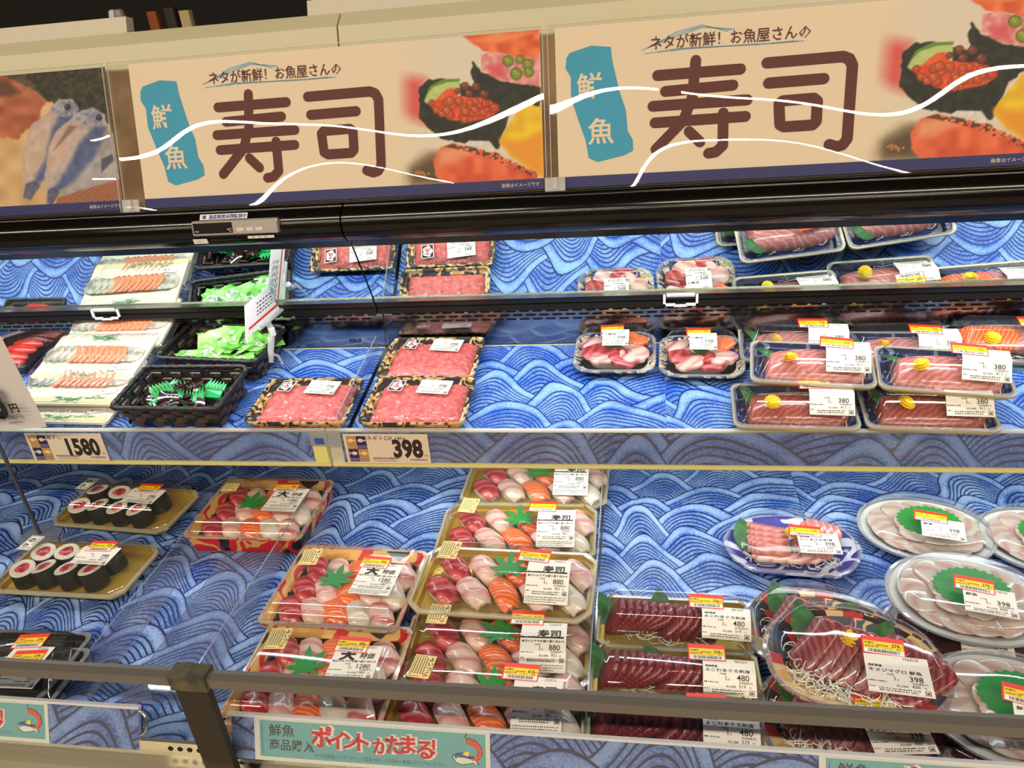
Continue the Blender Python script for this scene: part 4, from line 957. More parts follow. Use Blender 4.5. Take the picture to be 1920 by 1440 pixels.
# ---- middle shelf sashimi trays
KS = K(.160, .096, .017, .046, .020, .038, .020, .012, 4, NAVYT, RIMG, RIMG)
def sashimi_tray(M_, label, i, brown=False, salmon=False, detail=True):
    t = sealed('sashimi_tray', 'KS', KS, M_, label, 'sashimi tray', 'navy trays of sashimi on the middle shelf'); rs = random.Random(i + 80)
    part('daikon_strands', cached('strS', lambda: strands_me(55, .064, .034, .009, 9)), t, (0, -.004, .003), kind='stuff')
    m, key = (LOIN2, 'b') if brown else (LOIN, 'a')
    if not salmon: part('fish_loin', cached(('loin', key), lambda: loin_me(m)), t, (.002, -.002, .004))
    for c in range(8 if salmon else 0):
        q = SALM if (salmon and c < 4) else m
        part('fish_slice', cached(('sS', key, salmon and c < 4), lambda: slice_me(q, .046, .052, .0120, 3)), t, (-.052 + c * .0130, -.004, .0190), (.06 + rs.uniform(-.03, .03), -.26, math.radians(6)))
    part('shiso_leaf', cached('shiso', lambda: leaf_me('shiso')), t, (-.052, .018, .015), (.2, .1, .9 + i * .2), sc=(.75, .75, .8)); part('flower', cached('flower', flower_me), t, (-.030, -.016, .0345), (.35, 0, i), 'yellow chrysanthemum')
    close(t, 'KS', KS)
    put_label(t, KS, price_label(.056, .050, '380', '411', foldy=.60, ang=KS.slope), .016, .60, .050, rs.uniform(-.04, .04))
    part('discount_sticker', sticker_me('266'), t, (.004 + rs.uniform(-.004, .004), -.048 + .038 + .008, topz(KS) + .0006), (0, 0, rs.uniform(-.1, .12)), 'red and yellow discount sticker')
    return t
KB = K(.124, .108, .016, .040, .014, .018, .014, .026, 6, mat('black_inner_tray'), BLUEG, mat('black_tray_plastic'), lidr=.024, sw=.016, sm=BLUEG)
def bowl_lid_me():
    b = MB(); k = KB; b.loft([ring(k.w + .002, k.d + .002, k.bh - .001, k.r, n=6), ring(k.w + .002, k.d + .002, k.bh + .0016, k.r, n=6), ring(k.w - .008, k.d - .008, k.bh + .0016, k.r, n=6)], CLIDG)
    R_ = []
    for s_, z in ((.92, .018), (.89, .026), (.83, .034), (.80, .0348), (.79, .040), (.74, .0418), (.70, .0404), (.5, .0404)): R_.append([(x * (1 + (.012 if i % 2 and .02 < z < .036 else 0)), y * (1 + (.012 if i % 2 and .02 < z < .036 else 0)), z) for i, (x, y, _) in enumerate(rrect(k.w * s_, k.d * s_, 0, k.r * .9, 7))])
    b.loft(R_, CLID, False, True); return b.mesh('lid', 50)
def bowl(M_, label, i):
    t = sealed('seafood_bowl', 'KB', KB, M_, label, 'sashimi tray', 'two small domed bowls'); rs = random.Random(i)
    b = MB(); b.loft([ring(.075, .056, .003, .02), ring(.080, .060, .010, .02), ring(.07, .05, .015, .02)], RICE, False, True); part('rice_bed', cached('ricebed', lambda: b.mesh('rice_bed', 50)), t)
    for (x, y, m, ky, rz) in ((-.030, -.012, TUNA, 't', .4), (-.032, .014, KANP, 'k', .2), (.030, .020, SALM, 's', -.3), (.018, .026, SALM, 's', -.5), (.032, -.012, BREAM, 'b', -.4), (.026, -.022, KANP, 'k', .5), (0, -.022, TUNA, 't', 0), (0, .014, BREAM, 'b', 0), (-.016, -.030, BREAM, 'b', .1), (.012, -.032, TUNA, 't', -.1)):
        part('fish_slice', cached(('sB', ky), lambda: slice_me(m, .042, .030, .007, 5)), t, (x, y, .019 + rs.uniform(0, .003)), (rs.uniform(-.2, .2), rs.uniform(-.3, .3), rz))
    part('shiso_leaf', cached('shiso', lambda: leaf_me('shiso')), t, (.002, .0, .024), (.1, 0, 1.2), sc=(.8, .8, .8))
    part('lid', cached('bowllid', bowl_lid_me), t)
    part('price_label', price_label(.040, .040, '398', '430', '海鮮丼', allerg=False), t, (-.018, -.022, .0423), (.08, 0, 0), sc=(1, 1, 1)); part('discount_sticker', sticker_me('279'), t, (-.022, .010, .0445), (.05, 0, .02), 'red and yellow discount sticker', sc=(.85, .85, 1))
    return t
KN = K(.158, .112, .019, .024, .006, .008, .006, .010, 3, FLORT, FLORT, FLORT, lidr=.010)
def mince_me():
    rs = random.Random(8); b = MB(); nx, ny = 44, 32; vs = []
    for j in range(ny + 1):
        for i in range(nx + 1):
            u, v = -1 + 2 * i / nx, -1 + 2 * j / ny; e = max(0, 1 - max(abs(u), abs(v)) ** 9)
            vs.append((u * .069 * (1 + .02 * rs.uniform(-1, 1)), v * .048 * (1 + .03 * rs.uniform(-1, 1)), .003 + e * (.016 + .0016 * rs.uniform(-1, 1) + .0012 * math.sin(u * 11) * math.cos(v * 9))))
    b.add(vs, [(j * (nx + 1) + i, j * (nx + 1) + i + 1, (j + 1) * (nx + 1) + i + 1, (j + 1) * (nx + 1) + i) for j in range(ny) for i in range(nx)], MINCE); return b.mesh('minced_tuna', 80)
def badge_me():
    b = MB(); w_ = .022; b.quad(0, w_, 0, .027, 0, PAPER); b.quad(.0012, w_ - .0012, .0012, .0258, .0002, BLACK)
    PK = mat('ink_pink_red', rgb(222, 60, 84), .5)
    b.prism([(w_ / 2 + .0085 * (1 + .12 * math.cos(5 * a)) * math.cos(a), .0135 + .0105 * (1 + .12 * math.cos(5 * a)) * math.sin(a)) for a in [k * .2618 for k in range(24)]], .0002, .0004, WHITEP)
    for p in ([(.006, .018), (.016, .019)], [(.011, .022), (.010, .012), (.006, .007)], [(.011, .015), (.016, .008)], [(.007, .012), (.015, .013)], [(.0085, .009), (.0135, .0095)]): b.stroke(p, .0017, .0005, PK, 4)
    return b.mesh('badge_label', 0)
def mince_pack(M_, label, i):
    t = sealed('minced_tuna_pack', 'KN', KN, M_, label, 'fish tray', 'packs of pink minced tuna'); rs = random.Random(i)
    part('minced_tuna', cached('mince', mince_me), t)
    b = MB(); k = KN; b.loft([ring(k.w + .001, k.d + .001, k.bh - .004, k.r), ring(k.w + .001, k.d + .001, k.bh + .0008, k.r), ring(k.w - .006, k.d - .006, k.bh + .0032, k.r), ring(k.w - .03, k.d - .03, k.bh + .0040, k.r)], FILM, False, True)
    part('wrap_film', cached('nfilm', lambda: b.mesh('wrap_film', 60)), t)
    part('badge_label', cached('badge', badge_me), t, (-.052, .016, .0246), (0, 0, -.12), 'small black and pink badge label'); b2 = price_label(.050, .034, '398', '430', foldy=None); part('price_label', b2, t, (-.006, .010, .0246), (0, 0, -.1))
    return t
KR2 = K(.130, .115, .020, .026, .006, .008, .006, .008, 2, pattern_mat('black_gold_speckle', [(16, 14, 12), (18, 15, 12), (24, 19, 14), (120, 92, 46)], 240, .4), mat('black_tray_plastic'), mat('black_tray_plastic'))
def lobe_me():
    b = MB(); rs = random.Random(1); R_ = []
    for i in range(9):
        t_ = i / 8; r = .013 * math.sin(math.pi * (.04 + .92 * t_)) ** .6; R_.append([(-.034 + .068 * t_, r * math.cos(q) * (1 + rs.uniform(-.05, .05)), .011 + r * .8 * math.sin(q)) for q in [2 * math.pi * k / 14 for k in range(14)]])
    b.loft(R_, ROE, True, True); return b.mesh('roe_lobe', 70)
def roe_pack(M_, label, i):
    t = sealed('red_roe_pack', 'KR2', KR2, M_, label, 'fish tray', 'black trays of red cod roe'); rs = random.Random(i)
    for c in range(4): part('roe_lobe', cached('lobe', lobe_me), t, (.008 + rs.uniform(-.004, .004), -.034 + c * .022, .004), (0, 0, rs.uniform(-.25, .25)))
    b = MB(); k = KR2; b.loft([ring(k.w + .001, k.d + .001, k.bh - .004, k.r), ring(k.w + .001, k.d + .001, k.bh + .001, k.r), ring(k.w - .02, k.d - .02, k.bh + .008, k.r)], FILM, False, True)
    part('wrap_film', cached('rfilm', lambda: b.mesh('wrap_film', 60)), t)
    b = MB(); b.quad(0, .018, 0, .070, 0, mat('pale_pink_paper', rgb(238, 206, 208), .5))
    for j, ch in enumerate('明太子切子'): b.text(ch, .0045, .056 - j * .012, .009, mat('ink_brown', rgb(120, 60, 60), .5), .0003)
    part('name_label', cached('roelab', lambda: b.mesh('name_label', 0)), t, (-.050, -.034, .0290), label='pale pink vertical name label')
    b = MB(); b.quad(0, .060, 0, .014, 0, PAPER); IB = mat('ink_blue'); b.quad(.034, .048, .0055, .0085, .0003, IB); b.prism([(.048, .0025), (.056, .007), (.048, .0115)], .0001, .0004, IB); dashes(b, .003, .030, .006, .0015, INKG, random.Random(1))
    part('arrow_label', cached('roearr', lambda: b.mesh('arrow_label', 0)), t, (-.010, .036, .0290), label='white label with a blue arrow')
    return t
# ---- flat packs of fermented fish
CARD = mat('cream_pack_card', rgb(240, 232, 206), .5); CARDY = mat('pale_yellow_card', rgb(240, 226, 166), .5); PINE = mat('ink_pine_green', rgb(96, 158, 92), .5); PINE2 = mat('ink_pale_pine', rgb(176, 206, 160), .5)
FISHO = stripe_mat('orange_roe_slice', (226, 112, 58), (240, 190, 150), 120, 2, .35, thr=(.6, .95)); FISHG = mat('grey_fish_skin', rgb(150, 142, 132), .4, var=(rgb(206, 196, 178), 70))
def pack_print(b, w_, d_, z, seed):
    rs = random.Random(seed)
    def pine(cx, cy, n, L_):
        for k in range(n):
            a = rs.uniform(-.5, .5) + (0 if k % 2 else math.pi); x, y = cx + rs.uniform(-.014, .014), cy + rs.uniform(-.004, .004); b.stroke([(x, y), (x + L_ * math.cos(a), y + L_ * math.sin(a))], .0013, z, PINE if k % 3 else PINE2, 3)
    pine(-w_ * .02, d_ * .42, 40, .016); pine(0, -d_ * .42, 30, .014); pine(-w_ * .40, -d_ * .12, 20, .010); pine(w_ * .36, d_ * .1, 20, .010); pine(w_ * .25, -d_ * .38, 16, .010)
def ferm_pack(M_, label, i, w_=.188, d_=.105):
    t = thing('fermented_fish_pack', label, 'fish pack', M_, 'flat packs of sliced fermented fish'); rs = random.Random(i + 7)
    def card():
        b = MB(); b.loft([ring(w_, d_, 0, .006, n=2), ring(w_, d_, .0045, .006, n=2), ring(w_ - .006, d_ - .006, .0058, .006, n=2), ring(w_ - .03, d_ - .040, .0060, .01, n=2), ring(w_ - .036, d_ - .046, .0048, .01, n=2)], CARD, True, True)
        b.box(-w_ / 2 + .004, w_ / 2 - .004, -d_ / 2 + .003, -d_ / 2 + .013, .0060, .0064, CARDY); pack_print(b, w_, d_, .0067, 3); return b.mesh('pack_card', 20)
    part('pack_card', cached('fcard', card), t, label='cream card with green pine print')
    for c in range(9): part('roe_slice', cached('fsl', lambda: slice_me(FISHO, .030, .040, .0035, 4)), t, (-.040 + c * .0110, .002, .0070), (0, -.24, math.radians(20 + rs.uniform(-6, 6))))
    for c in range(4): part('fish_slice', cached('fsg', lambda: slice_me(FISHG, .036, .034, .004, 6)), t, (-.078 + c * .013, .004, .0060), (0, -.15, math.radians(25)))
    for c in range(3): part('fish_slice', cached('fsg', lambda: slice_me(FISHG, .030, .022, .004, 6)), t, (.052 + c * .010, .003, .0060), (0, .1, math.radians(-8)))
    b = MB(); b.box(0, .030, 0, .012, 0, .0003, PAPER); PU = mat('ink_purple', rgb(120, 90, 170), .5); b.text('鮒ずし', .003, .0035, .0070, PU, .0005)
    part('name_label', cached('flab', lambda: b.mesh('name_label', 0)), t, (.050, -.034, .0069), (0, 0, .15), label='small white label with purple lettering')
    def film():
        b = MB(); nx, ny = 26, 14; vs = []; r2 = random.Random(5)
        for j in range(ny + 1):
            for i_ in range(nx + 1):
                u, v = -1 + 2 * i_ / nx, -1 + 2 * j / ny; e = max(0, 1 - max(abs(u) ** 8, abs(v) ** 6)); vs.append((u * (w_ / 2 + .014), v * (d_ / 2 + .009), .001 + e * .0125 + .0012 * r2.uniform(-1, 1) * (1.2 - e)))
        b.add(vs, [(j * (nx + 1) + q, j * (nx + 1) + q + 1, (j + 1) * (nx + 1) + q + 1, (j + 1) * (nx + 1) + q) for j in range(ny) for q in range(nx)], FILM); return b.mesh('wrap_film', 35)
    part('wrap_film', cached('ffilm', film), t)
    return t
# ---- oval dishes
def oval_set(key, w_, d_, bh, lz, dish, rim, flat=None, wav=0, under=None):
    def tr():
        b = MB(); f = lambda s_, z: oval(w_ * s_, d_ * s_, z, flat=flat, wav=wav)
        b.loft([f(.04, .003), f(.70, .003), f(.80, bh * .7), f(.955, bh * .96)], dish, True)
        if key == 'C':
            cc = [mat('fan_black', rgb(26, 20, 22), .35), mat('fan_red', rgb(196, 48, 50), .35), mat('fan_cream', rgb(226, 190, 140), .35), mat('fan_navy', rgb(40, 48, 84), .35)]
            for rr_ in (1, 2):
                for q in range(56):
                    if 9 <= q <= 31: b.m[rr_ * 56 + q] = b.mi(cc[(0, 1, 2, 0, 2, 1, 0, 3)[(q // 2 + rr_) % 8]])
                    elif q in (51, 52, 53, 54): b.m[rr_ * 56 + q] = b.mi(cc[(1, 3)[(q - 51) // 2]])
        b.loft([f(.955, bh * .96), f(1, bh), f(1.005, bh - .003), f(.985, bh - .0032)], rim); b.loft([f(.985, bh - .003), f(.82, bh * .45), f(.70, 0)], under or dish, False, True); return b.mesh('dish', 28)
    def ld():
        b = MB(); f = lambda s_, z: oval(w_ * s_, d_ * s_, z, flat=flat, wav=wav)
        b.loft([f(1.012, bh - .002), f(1.015, bh + .0015), f(.97, bh + .002), f(.955, bh + .0042)], CLIDG)
        b.loft([f(.955, bh + .0042), f(.93, bh + .010), f(.90, lz - .006), f(.85, lz - .0015), f(.78, lz), f(.3, lz + .0012), f(.02, lz + .0015)], CLID, False, True); return b.mesh('lid', 50)
    return cached(('ov', key), tr), cached(('ovl', key), ld)
def clear_dish(M_, label, i, dark=False, lab=True):
    t = thing('clear_oval_dish', label, 'fish dish', M_, 'clear oval dishes of thin sliced fish'); rs = random.Random(i + 9)
    me, ld = oval_set('W', .178, .146, .016, .036, mat('pale_dish_plastic', rgb(206, 206, 206), .25), mat('silver_dish_rim', rgb(178, 184, 188), .2, metal=.5)); part('dish', me, t)
    if dark: me = cached('petald', lambda: slice_me(mat('dark_fish_slice', rgb(104, 46, 40), .25, coat=.5, var=(rgb(70, 30, 28), 50)), .058, .036, .003, 2))
    else: me = cached('petal', lambda: slice_me(CLEARF, .058, .038, .003, 2))
    for c in range(14):
        a = c * 2 * math.pi / 14; part('fish_slice', me, t, (.047 * math.cos(a), .035 * math.sin(a), .0105 + .0012 * (c % 3)), (rs.uniform(-.05, .05), -.16, a))
    for c in range(5):
        a = c * 2 * math.pi / 5; part('fish_slice', me, t, (.014 * math.cos(a), .011 * math.sin(a), .0155), (0, -.1, a + .5))
    if not dark: part('leaf', cached('serr', lambda: leaf_me('serrated')), t, (.006, .012, .0225), (.1, 0, .1), 'round sawtooth green plastic leaf')
    part('lid', ld, t)
    if lab:
        part('price_label', price_label(.054, .042, '398', '430', '鮮魚', foldy=None), t, (-.010, -.046, .0380), (.03, 0, -.02)); part('discount_sticker', sticker_me('279'), t, (-.018, -.012, .0395), (0, 0, -.06), 'red and yellow discount sticker reading 279')
    return t
def wood_dish(M_, label, i):
    t = thing('wood_print_dish', label, 'fish dish', M_, 'wood print dishes of dark tuna'); rs = random.Random(i + 30)
    me, ld = oval_set('C', .192, .156, .018, .042, WOODD, FANP, flat=.88, wav=.012, under=FANP); part('dish', me, t)
    part('daikon_strands', cached('strC', lambda: strands_me(110, .066, .022, .010, 3)), t, (-.005, -.034, .004), kind='stuff'); part('daikon_strands', cached('strC2', lambda: strands_me(60, .03, .03, .010, 4)), t, (-.05, .002, .005), kind='stuff')
    b = MB(); P = oval(.16, .05, 0, 24); b.add([(x, y + .046, .0125 + .06 * (y + .02)) for x, y, _ in P], [tuple(range(24))], FANP); part('fan_print', cached('fanp', lambda: b.mesh('fan_print', 0)), t, label='dark fan shaped print with red accents')
    for c in range(6): part('fish_slice', cached('sC', lambda: slice_me(DTUNA2, .070, .036, .009, 7)), t, (-.042 + c * .013, .004 - c * .001, .020), (rs.uniform(-.08, .08), -.55, math.radians(66 + rs.uniform(-5, 5))))
    for c in range(5): part('fish_slice', cached('sC', lambda: slice_me(DTUNA2, .070, .036, .009, 7)), t, (.026 + c * .011, .014 - c * .005, .018), (rs.uniform(-.08, .08), -.45, math.radians(40 + rs.uniform(-5, 5))))
    part('shiso_leaf', cached('shiso', lambda: leaf_me('shiso')), t, (-.058, .030, .022), (.3, .2, .7)); part('shiso_leaf', cached('shiso', lambda: leaf_me('shiso')), t, (.022, .040, .022), (.6, 0, -.5), sc=(.8, .8, .8))
    part('flower', cached('flower', flower_me), t, (-.008, .016, .036), (.2, 0, 1), 'yellow chrysanthemum', sc=(1.15, 1.15, 1)); part('lid', ld, t)
    part('price_label', price_label(.062, .048, '398', '430', 'キメジマグロ 鮮魚', origin='長崎県産'), t, (.018, -.056, .0440), (.04, 0, .24)); part('discount_sticker', sticker_me('279'), t, (.006, -.008, .0452), (0, 0, .20), 'red and yellow discount sticker reading 279')
    return t
def blue_dish(M_, label):
    t = thing('blue_swirl_dish', label, 'fish dish', M_)
    rs = random.Random(77); me, ld = oval_set('B', .182, .138, .017, .040, BSWIRL, BSWIRL, flat=.86, wav=.01); part('dish', me, t)
    part('daikon_strands', cached('strB', lambda: strands_me(130, .068, .030, .009, 6)), t, (.002, -.002, .004), kind='stuff')
    for c in range(5): part('fish_slice', cached('sBl', lambda: slice_me(LOIN, .058, .028, .008, 8)), t, (-.032, .030 - c * .0125, .018), (-.45, rs.uniform(-.1, .1), math.radians(-8)))
    for c in range(4): part('fish_slice', cached('sBl', lambda: slice_me(LOIN, .058, .028, .008, 8)), t, (.022 + c * .009, .020 - c * .004, .018), (rs.uniform(-.1, .1), -.5, math.radians(60)))
    for c in range(3): part('fish_slice', cached('sBk', lambda: slice_me(KANP, .052, .024, .006, 9)), t, (-.030 + c * .020, -.030, .016), (-.3, 0, math.radians(6)))
    part('shiso_leaf', cached('shiso', lambda: leaf_me('shiso')), t, (-.062, .014, .018), (.2, .1, .3)); part('flower', cached('flower', flower_me), t, (.002, .016, .028), (.2, 0, 0), 'yellow chrysanthemum'); part('lid', ld, t)
    part('price_label', price_label(.054, .042, '398', '430', 'ひらまさお刺身', origin='長崎県産'), t, (.006, -.044, .0418), (.03, 0, .04)); part('discount_sticker', sticker_me('279'), t, (-.006, -.008, .0430), (0, 0, -.05), 'red and yellow discount sticker reading 279')
    return t
#@@PLACE
# ================================================================== products on the bottom deck
def FD(pl, pr, z, k, rim=None, tilt=0): return front_deck(pl, pr, z, k.d, rim if rim is not None else k.bh, tilt)
maki_tray(FD((85, 981), (308, 1000), .017, KM), 'gold tray of rolled sushi at the back left under the shelf', 0, '398')
maki_tray(FD((-32, 1108), (226, 1122), .017, KM), 'gold tray of rolled sushi nearer the front, cut by the left photo edge', 1, '398')
# red trays
red_sushi(FD((330, 1006), (572, 1012), .0345, KR), 'red and black sushi tray at the back, beside the rolled sushi', 0)
red_sushi(FD((480, 1168), (742, 1186), .0345, KR), 'red and black sushi tray in the middle, reading 1280 under its green leaf', 1)
red_sushi(FD((384, 1372), (712, 1394), .0345, KR), 'red and black sushi tray nearest the front, crossed by the grey bar', 2)
# gold trays
gold_sushi(FD((862, 944), (1132, 952), .018, KG), 'gold sushi tray at the very back, its top hidden by the price rail', 0)
gold_sushi(FD((812, 1046), (1112, 1052), .019, KG, tilt=2), 'gold sushi tray second from the back, partly under the raised one', 1)
gold_sushi(FD((762, 1146), (1104, 1168), .050, KG, tilt=1), 'gold sushi tray lying raised on top of its neighbours', 2)
gold_sushi(FD((742, 1283), (1098, 1298), .019, KG), 'gold sushi tray just behind the grey bar, below the raised one', 3)
gold_sushi(FD((708, 1402), (1090, 1424), .018, KG), 'gold sushi tray nearest the front behind the point banner', 4)
# tuna trays
tuna_tray(FD((1118, 1212), (1425, 1230), .017, KT), 'gold tray of dark red tuna at the back of its row of three', 0)
tuna_tray(FD((1102, 1322), (1440, 1338), .017, KT), 'gold tray of dark red tuna in the middle, touching the grey bar', 1)
tuna_tray(FD((1088, 1432), (1448, 1452), .017, KT), 'gold tray of dark red tuna nearest the front, below the grey bar', 2)
# oval dishes
blue_dish(centre_deck(1484, 1024, .0172, .017, -4), 'blue and white swirl print dish of pink sliced fish')
wood_dish(centre_deck(1545, 1190, .019, .018, -20), 'wood print dish of dark fish lying beneath the raised one', 0)
wood_dish(centre_deck(1603, 1240, .060, .018, -20, 3), 'wood print dish of dark fish lying raised, with yellow flower and 279 sticker', 1)
wood_dish(centre_deck(1602, 1396, .019, .018, -8), 'wood print dish of dark fish in front, below the grey bar', 2)
clear_dish(centre_deck(1734, 992, .0170, .016, -12), 'clear oval dish of pale fish at the back, behind the raised one', 0)
clear_dish(centre_deck(1812, 1120, .054, .016, -12, 2), 'clear oval dish of pale fish lying raised with white highlights on its lid', 1)
clear_dish(centre_deck(1806, 1200, .0175, .016, -12), 'clear oval dish of dark sliced fish beneath the raised pale one', 2, dark=True)
clear_dish(centre_deck(1906, 1330, .050, .016, -14, 2), 'clear oval dish of pale fish at the lower right, crossed by the grey bar', 3)
clear_dish(centre_deck(1892, 1382, .0175, .016, -14), 'clear oval dish of dark sliced fish under the lower right pale one', 4, dark=True)
clear_dish(centre_deck(1968, 1014, .0170, .016, -12), 'clear oval dish of pale fish cut by the right photo edge', 5)
# black pack at the lower left
KV = K(.15, .11, .018, .038, .016, .020, .016, .010, 2, mat('black_tray_plastic'), mat('black_tray_plastic'))
def black_pack(M_, label, i):
    t = sealed('black_roll_pack', 'KV', KV, M_, label, 'sushi tray'); 
    def bit():
        b = MB(); b.loft([[(x, .011 * math.cos(q), .012 + .010 * math.sin(q)) for q in [k * .5236 for k in range(12)]] for x in (-.05, .05)], NORI, True, True); return b.mesh('seaweed_roll', 50)
    for c in range(3): part('seaweed_roll', cached('roll', bit), t, (0, -.028 + c * .027, .003))
    close(t, 'KV', KV); part('price_label', price_label(.056, .040, '398', '430', foldy=None), t, (.0, -.03, topz(KV))); part('discount_sticker', sticker_me('279'), t, (-.006, .004, topz(KV) + .0006), (0, 0, .1), 'red and yellow discount sticker')
    return t
black_pack(front_deck((-128, 1302), (84, 1312), .019, .11, .018), 'black tray with red and yellow sticker at the lower left edge, behind the bar', 0)
black_pack(front_deck((-190, 1384), (46, 1396), .019, .11, .018), 'black tray at the lower left edge under the grey bar', 1)

# ================================================================== products on the middle shelf
def FS(pl, pr, h, k, tilt=0): return front_shelf(pl, pr, h, k.d, k.bh, tilt)
mince_pack(FS((456, 792), (642, 793), .0195, KN), 'pink minced tuna pack left of the dark mat seam', 0)
mince_pack(FS((660, 793), (878, 794), .0195, KN), 'pink minced tuna pack at the shelf front, right of the seam', 1)
mince_pack(FS((706, 706), (884, 706), .0195, KN), 'pink minced tuna pack behind the other, under the steel panel', 2)
bowl(FS((1073, 697), (1229, 697), .0165, KB), 'small domed bowl of mixed raw fish, left of the pair', 0)
bowl(FS((1233, 705), (1402, 707), .0165, KB), 'small domed bowl of mixed raw fish, right of the pair', 1)
sashimi_tray(FS((1376, 800), (1618, 806), .0175, KS), 'navy sashimi tray with brownish fish at the shelf front, left one', 0, brown=True)
sashimi_tray(FS((1632, 802), (1876, 810), .0175, KS), 'navy sashimi tray with brownish fish at the shelf front, right one', 1, brown=True)
sashimi_tray(FS((1394, 676), (1598, 680), .0175, KS), 'navy sashimi tray at the back, half hidden by the raised left one', 2)
sashimi_tray(FS((1600, 690), (1810, 693), .0175, KS), 'navy sashimi tray at the back, half hidden by the raised right one', 3)
sashimi_tray(FS((1408, 714), (1645, 727), .052, KS, 2), 'navy sashimi tray raised on the stack, left one', 4)
sashimi_tray(FS((1655, 727), (1903, 745), .052, KS, 2), 'navy sashimi tray raised on the stack, right one', 5)
sashimi_tray(FS((1812, 676), (2015, 680), .0175, KS), 'navy sashimi tray with orange salmon at the right edge', 6, salmon=True)
roe_pack(FS((-104, 694), (72, 690), .0205, KR2), 'black pack of bright red cod roe at the left edge', 0)
roe_pack(front_shelf((-292, 698), (-118, 696), .0205, KR2.d, KR2.bh), 'black pack of bright red cod roe mirrored at the far left', 1)
for i, (pl, pr, h, tl, lb) in enumerate((((-2, 793), (212, 797), .004, 3, 'flat pack of fermented fish nearest the shelf front, lowest of the fan'),
                                         ((16, 760), (236, 762), .020, 9, 'flat pack of fermented fish second from the front, showing brown slices'),
                                         ((43, 713), (262, 716), .034, 10, 'flat pack of fermented fish third from the front, with green pine print'),
                                         ((98, 655), (318, 650), .044, 12, 'flat pack of fermented fish at the back, topmost of the fan'))):
    ferm_pack(front_shelf(pl, pr, h, .105, 0, tl), lb, i)

# ---- wicker baskets with sachets
WICK = mat('dark_wicker', rgb(66, 50, 42), .38, coat=.25, bump=(200, .001)); WICK2 = mat('black_wicker', rgb(24, 20, 19), .4, coat=.2, bump=(220, .001))
def basket(pl, pr, bl, br, h, label):
    a, b_, c, d = [SR.inverted() @ (on_shelf(*p, h) - SHP) for p in (pl, pr, bl, br)]
    W_ = ((b_ - a).length + (d - c).length) / 2; D_ = ((c + d) / 2 - (a + b_) / 2).length; fr = (a + b_) / 2; bk = (c + d) / 2
    ang = math.atan2((b_ - a).y, (b_ - a).x) * .5 + (math.atan2((bk - fr).y, (bk - fr).x) - math.pi / 2) * .5
    cc = (fr + bk) / 2; M_ = T(SHP) @ SR @ T((cc.x, cc.y, .0006)) @ Matrix.Rotation(ang, 4, 'Z')
    t = thing('wicker_basket', label, 'basket', M_)
    def wall(axis):      # plain dark inner shell
        pass
    tp, bt = .006, .016
    mb = MB(); o = lambda ins, z: ring(W_ - 2 * ins, D_ - 2 * ins, z, .006, n=2)
    mb.loft([o(bt + .0015, .0005), o(tp + .0015, h - .004), o(tp + .005, h - .004), o(bt + .005, .002)], WICK2, True, True); part('basket_shell', mb.mesh('basket_shell', 30), t)
    mb = MB(); n = 46; P = [(x, y, h - .001 + .0012 * math.sin(i * 1.9)) for i, (x, y, _) in enumerate([q for q in rrect(W_ - .008, D_ - .008, 0, .010, 5)])]
    # denser rim path
    Q = []
    for i in range(len(P)):
        p, q = Vector(P[i]), Vector(P[(i + 1) % len(P)]); m_ = max(1, int((q - p).length / .006))
        for k in range(m_): v = p.lerp(q, k / m_); v.z += .0007 * math.sin(len(Q) * 2.3); Q.append(v)
    mb.tube(Q, [.0042 + .0006 * math.sin(k * 2.9) for k in range(len(Q))], WICK2, 8, closed=True)
    part('basket_rim', mb.mesh('basket_rim', 60), t)
    def strip():
        b = MB(); b.loft([[(x, y * s_, z * s2) for y, z in ((-.0004, -.0045), (.0026, -.0036), (.0026, .0036), (-.0004, .0045))] for x, s_, s2 in ((-.0095, .2, .8), (-.005, 1, 1), (.005, 1, 1), (.0095, .2, .8))], WICK, True, True); return b.mesh('wicker_strip', 50)
    st = cached('wstrip', strip); R_ = 4
    for r in range(R_):
        z = .008 + r * (h - .014) / (R_ - 1) * .92; ins = bt + (tp - bt) * z / h
        for (L_, off, rz, dx, dy) in ((W_, D_, 0, 0, -1), (W_, D_, math.pi, 0, 1), (D_, W_, math.pi / 2, 1, 0), (D_, W_, -math.pi / 2, -1, 0)):
            n = int((L_ - 2 * ins) / .0175)
            for k in range(n):
                u = (k - (n - 1) / 2) * .0175; w2 = (k + r) % 2
                for face in (1, -1):     # outer and inner faces alternate
                    if (w2 == 0) != (face == 1) and face == 1: continue
                    if (w2 == 1) != (face == -1) and face == -1: continue
                    e = off / 2 - ins + (.0002 if face == 1 else -.0072)
                    if dy: loc = (u * (1 if dy < 0 else -1), dy * e, z); rr = (0, 0, 0 if (dy > 0) == (face == 1) else math.pi)
                    else: loc = (dx * e, u, z); rr = (0, 0, -math.pi / 2 if (dx > 0) == (face == 1) else math.pi / 2)
                    part('wicker_strip', st, t, loc, rr)
    return t, M_, W_, D_
b1, B1, W1, D1 = basket((196, 768), (410, 770), (278, 684), (470, 685), .046, 'dark wicker basket in front, holding soy sauce sachets and green cut leaves')
b2, B2, W2, D2 = basket((282, 676), (476, 677), (358, 604), (549, 610), .046, 'dark wicker basket behind, heaped with green wasabi sachets')
GRN = mat('sachet_green', rgb(110, 206, 70), .25, coat=.4, var=(rgb(176, 228, 140), 45)); GRNW = mat('sachet_white_print', rgb(226, 242, 222), .3); DGR = mat('ink_dark_green', rgb(30, 76, 40), .5)
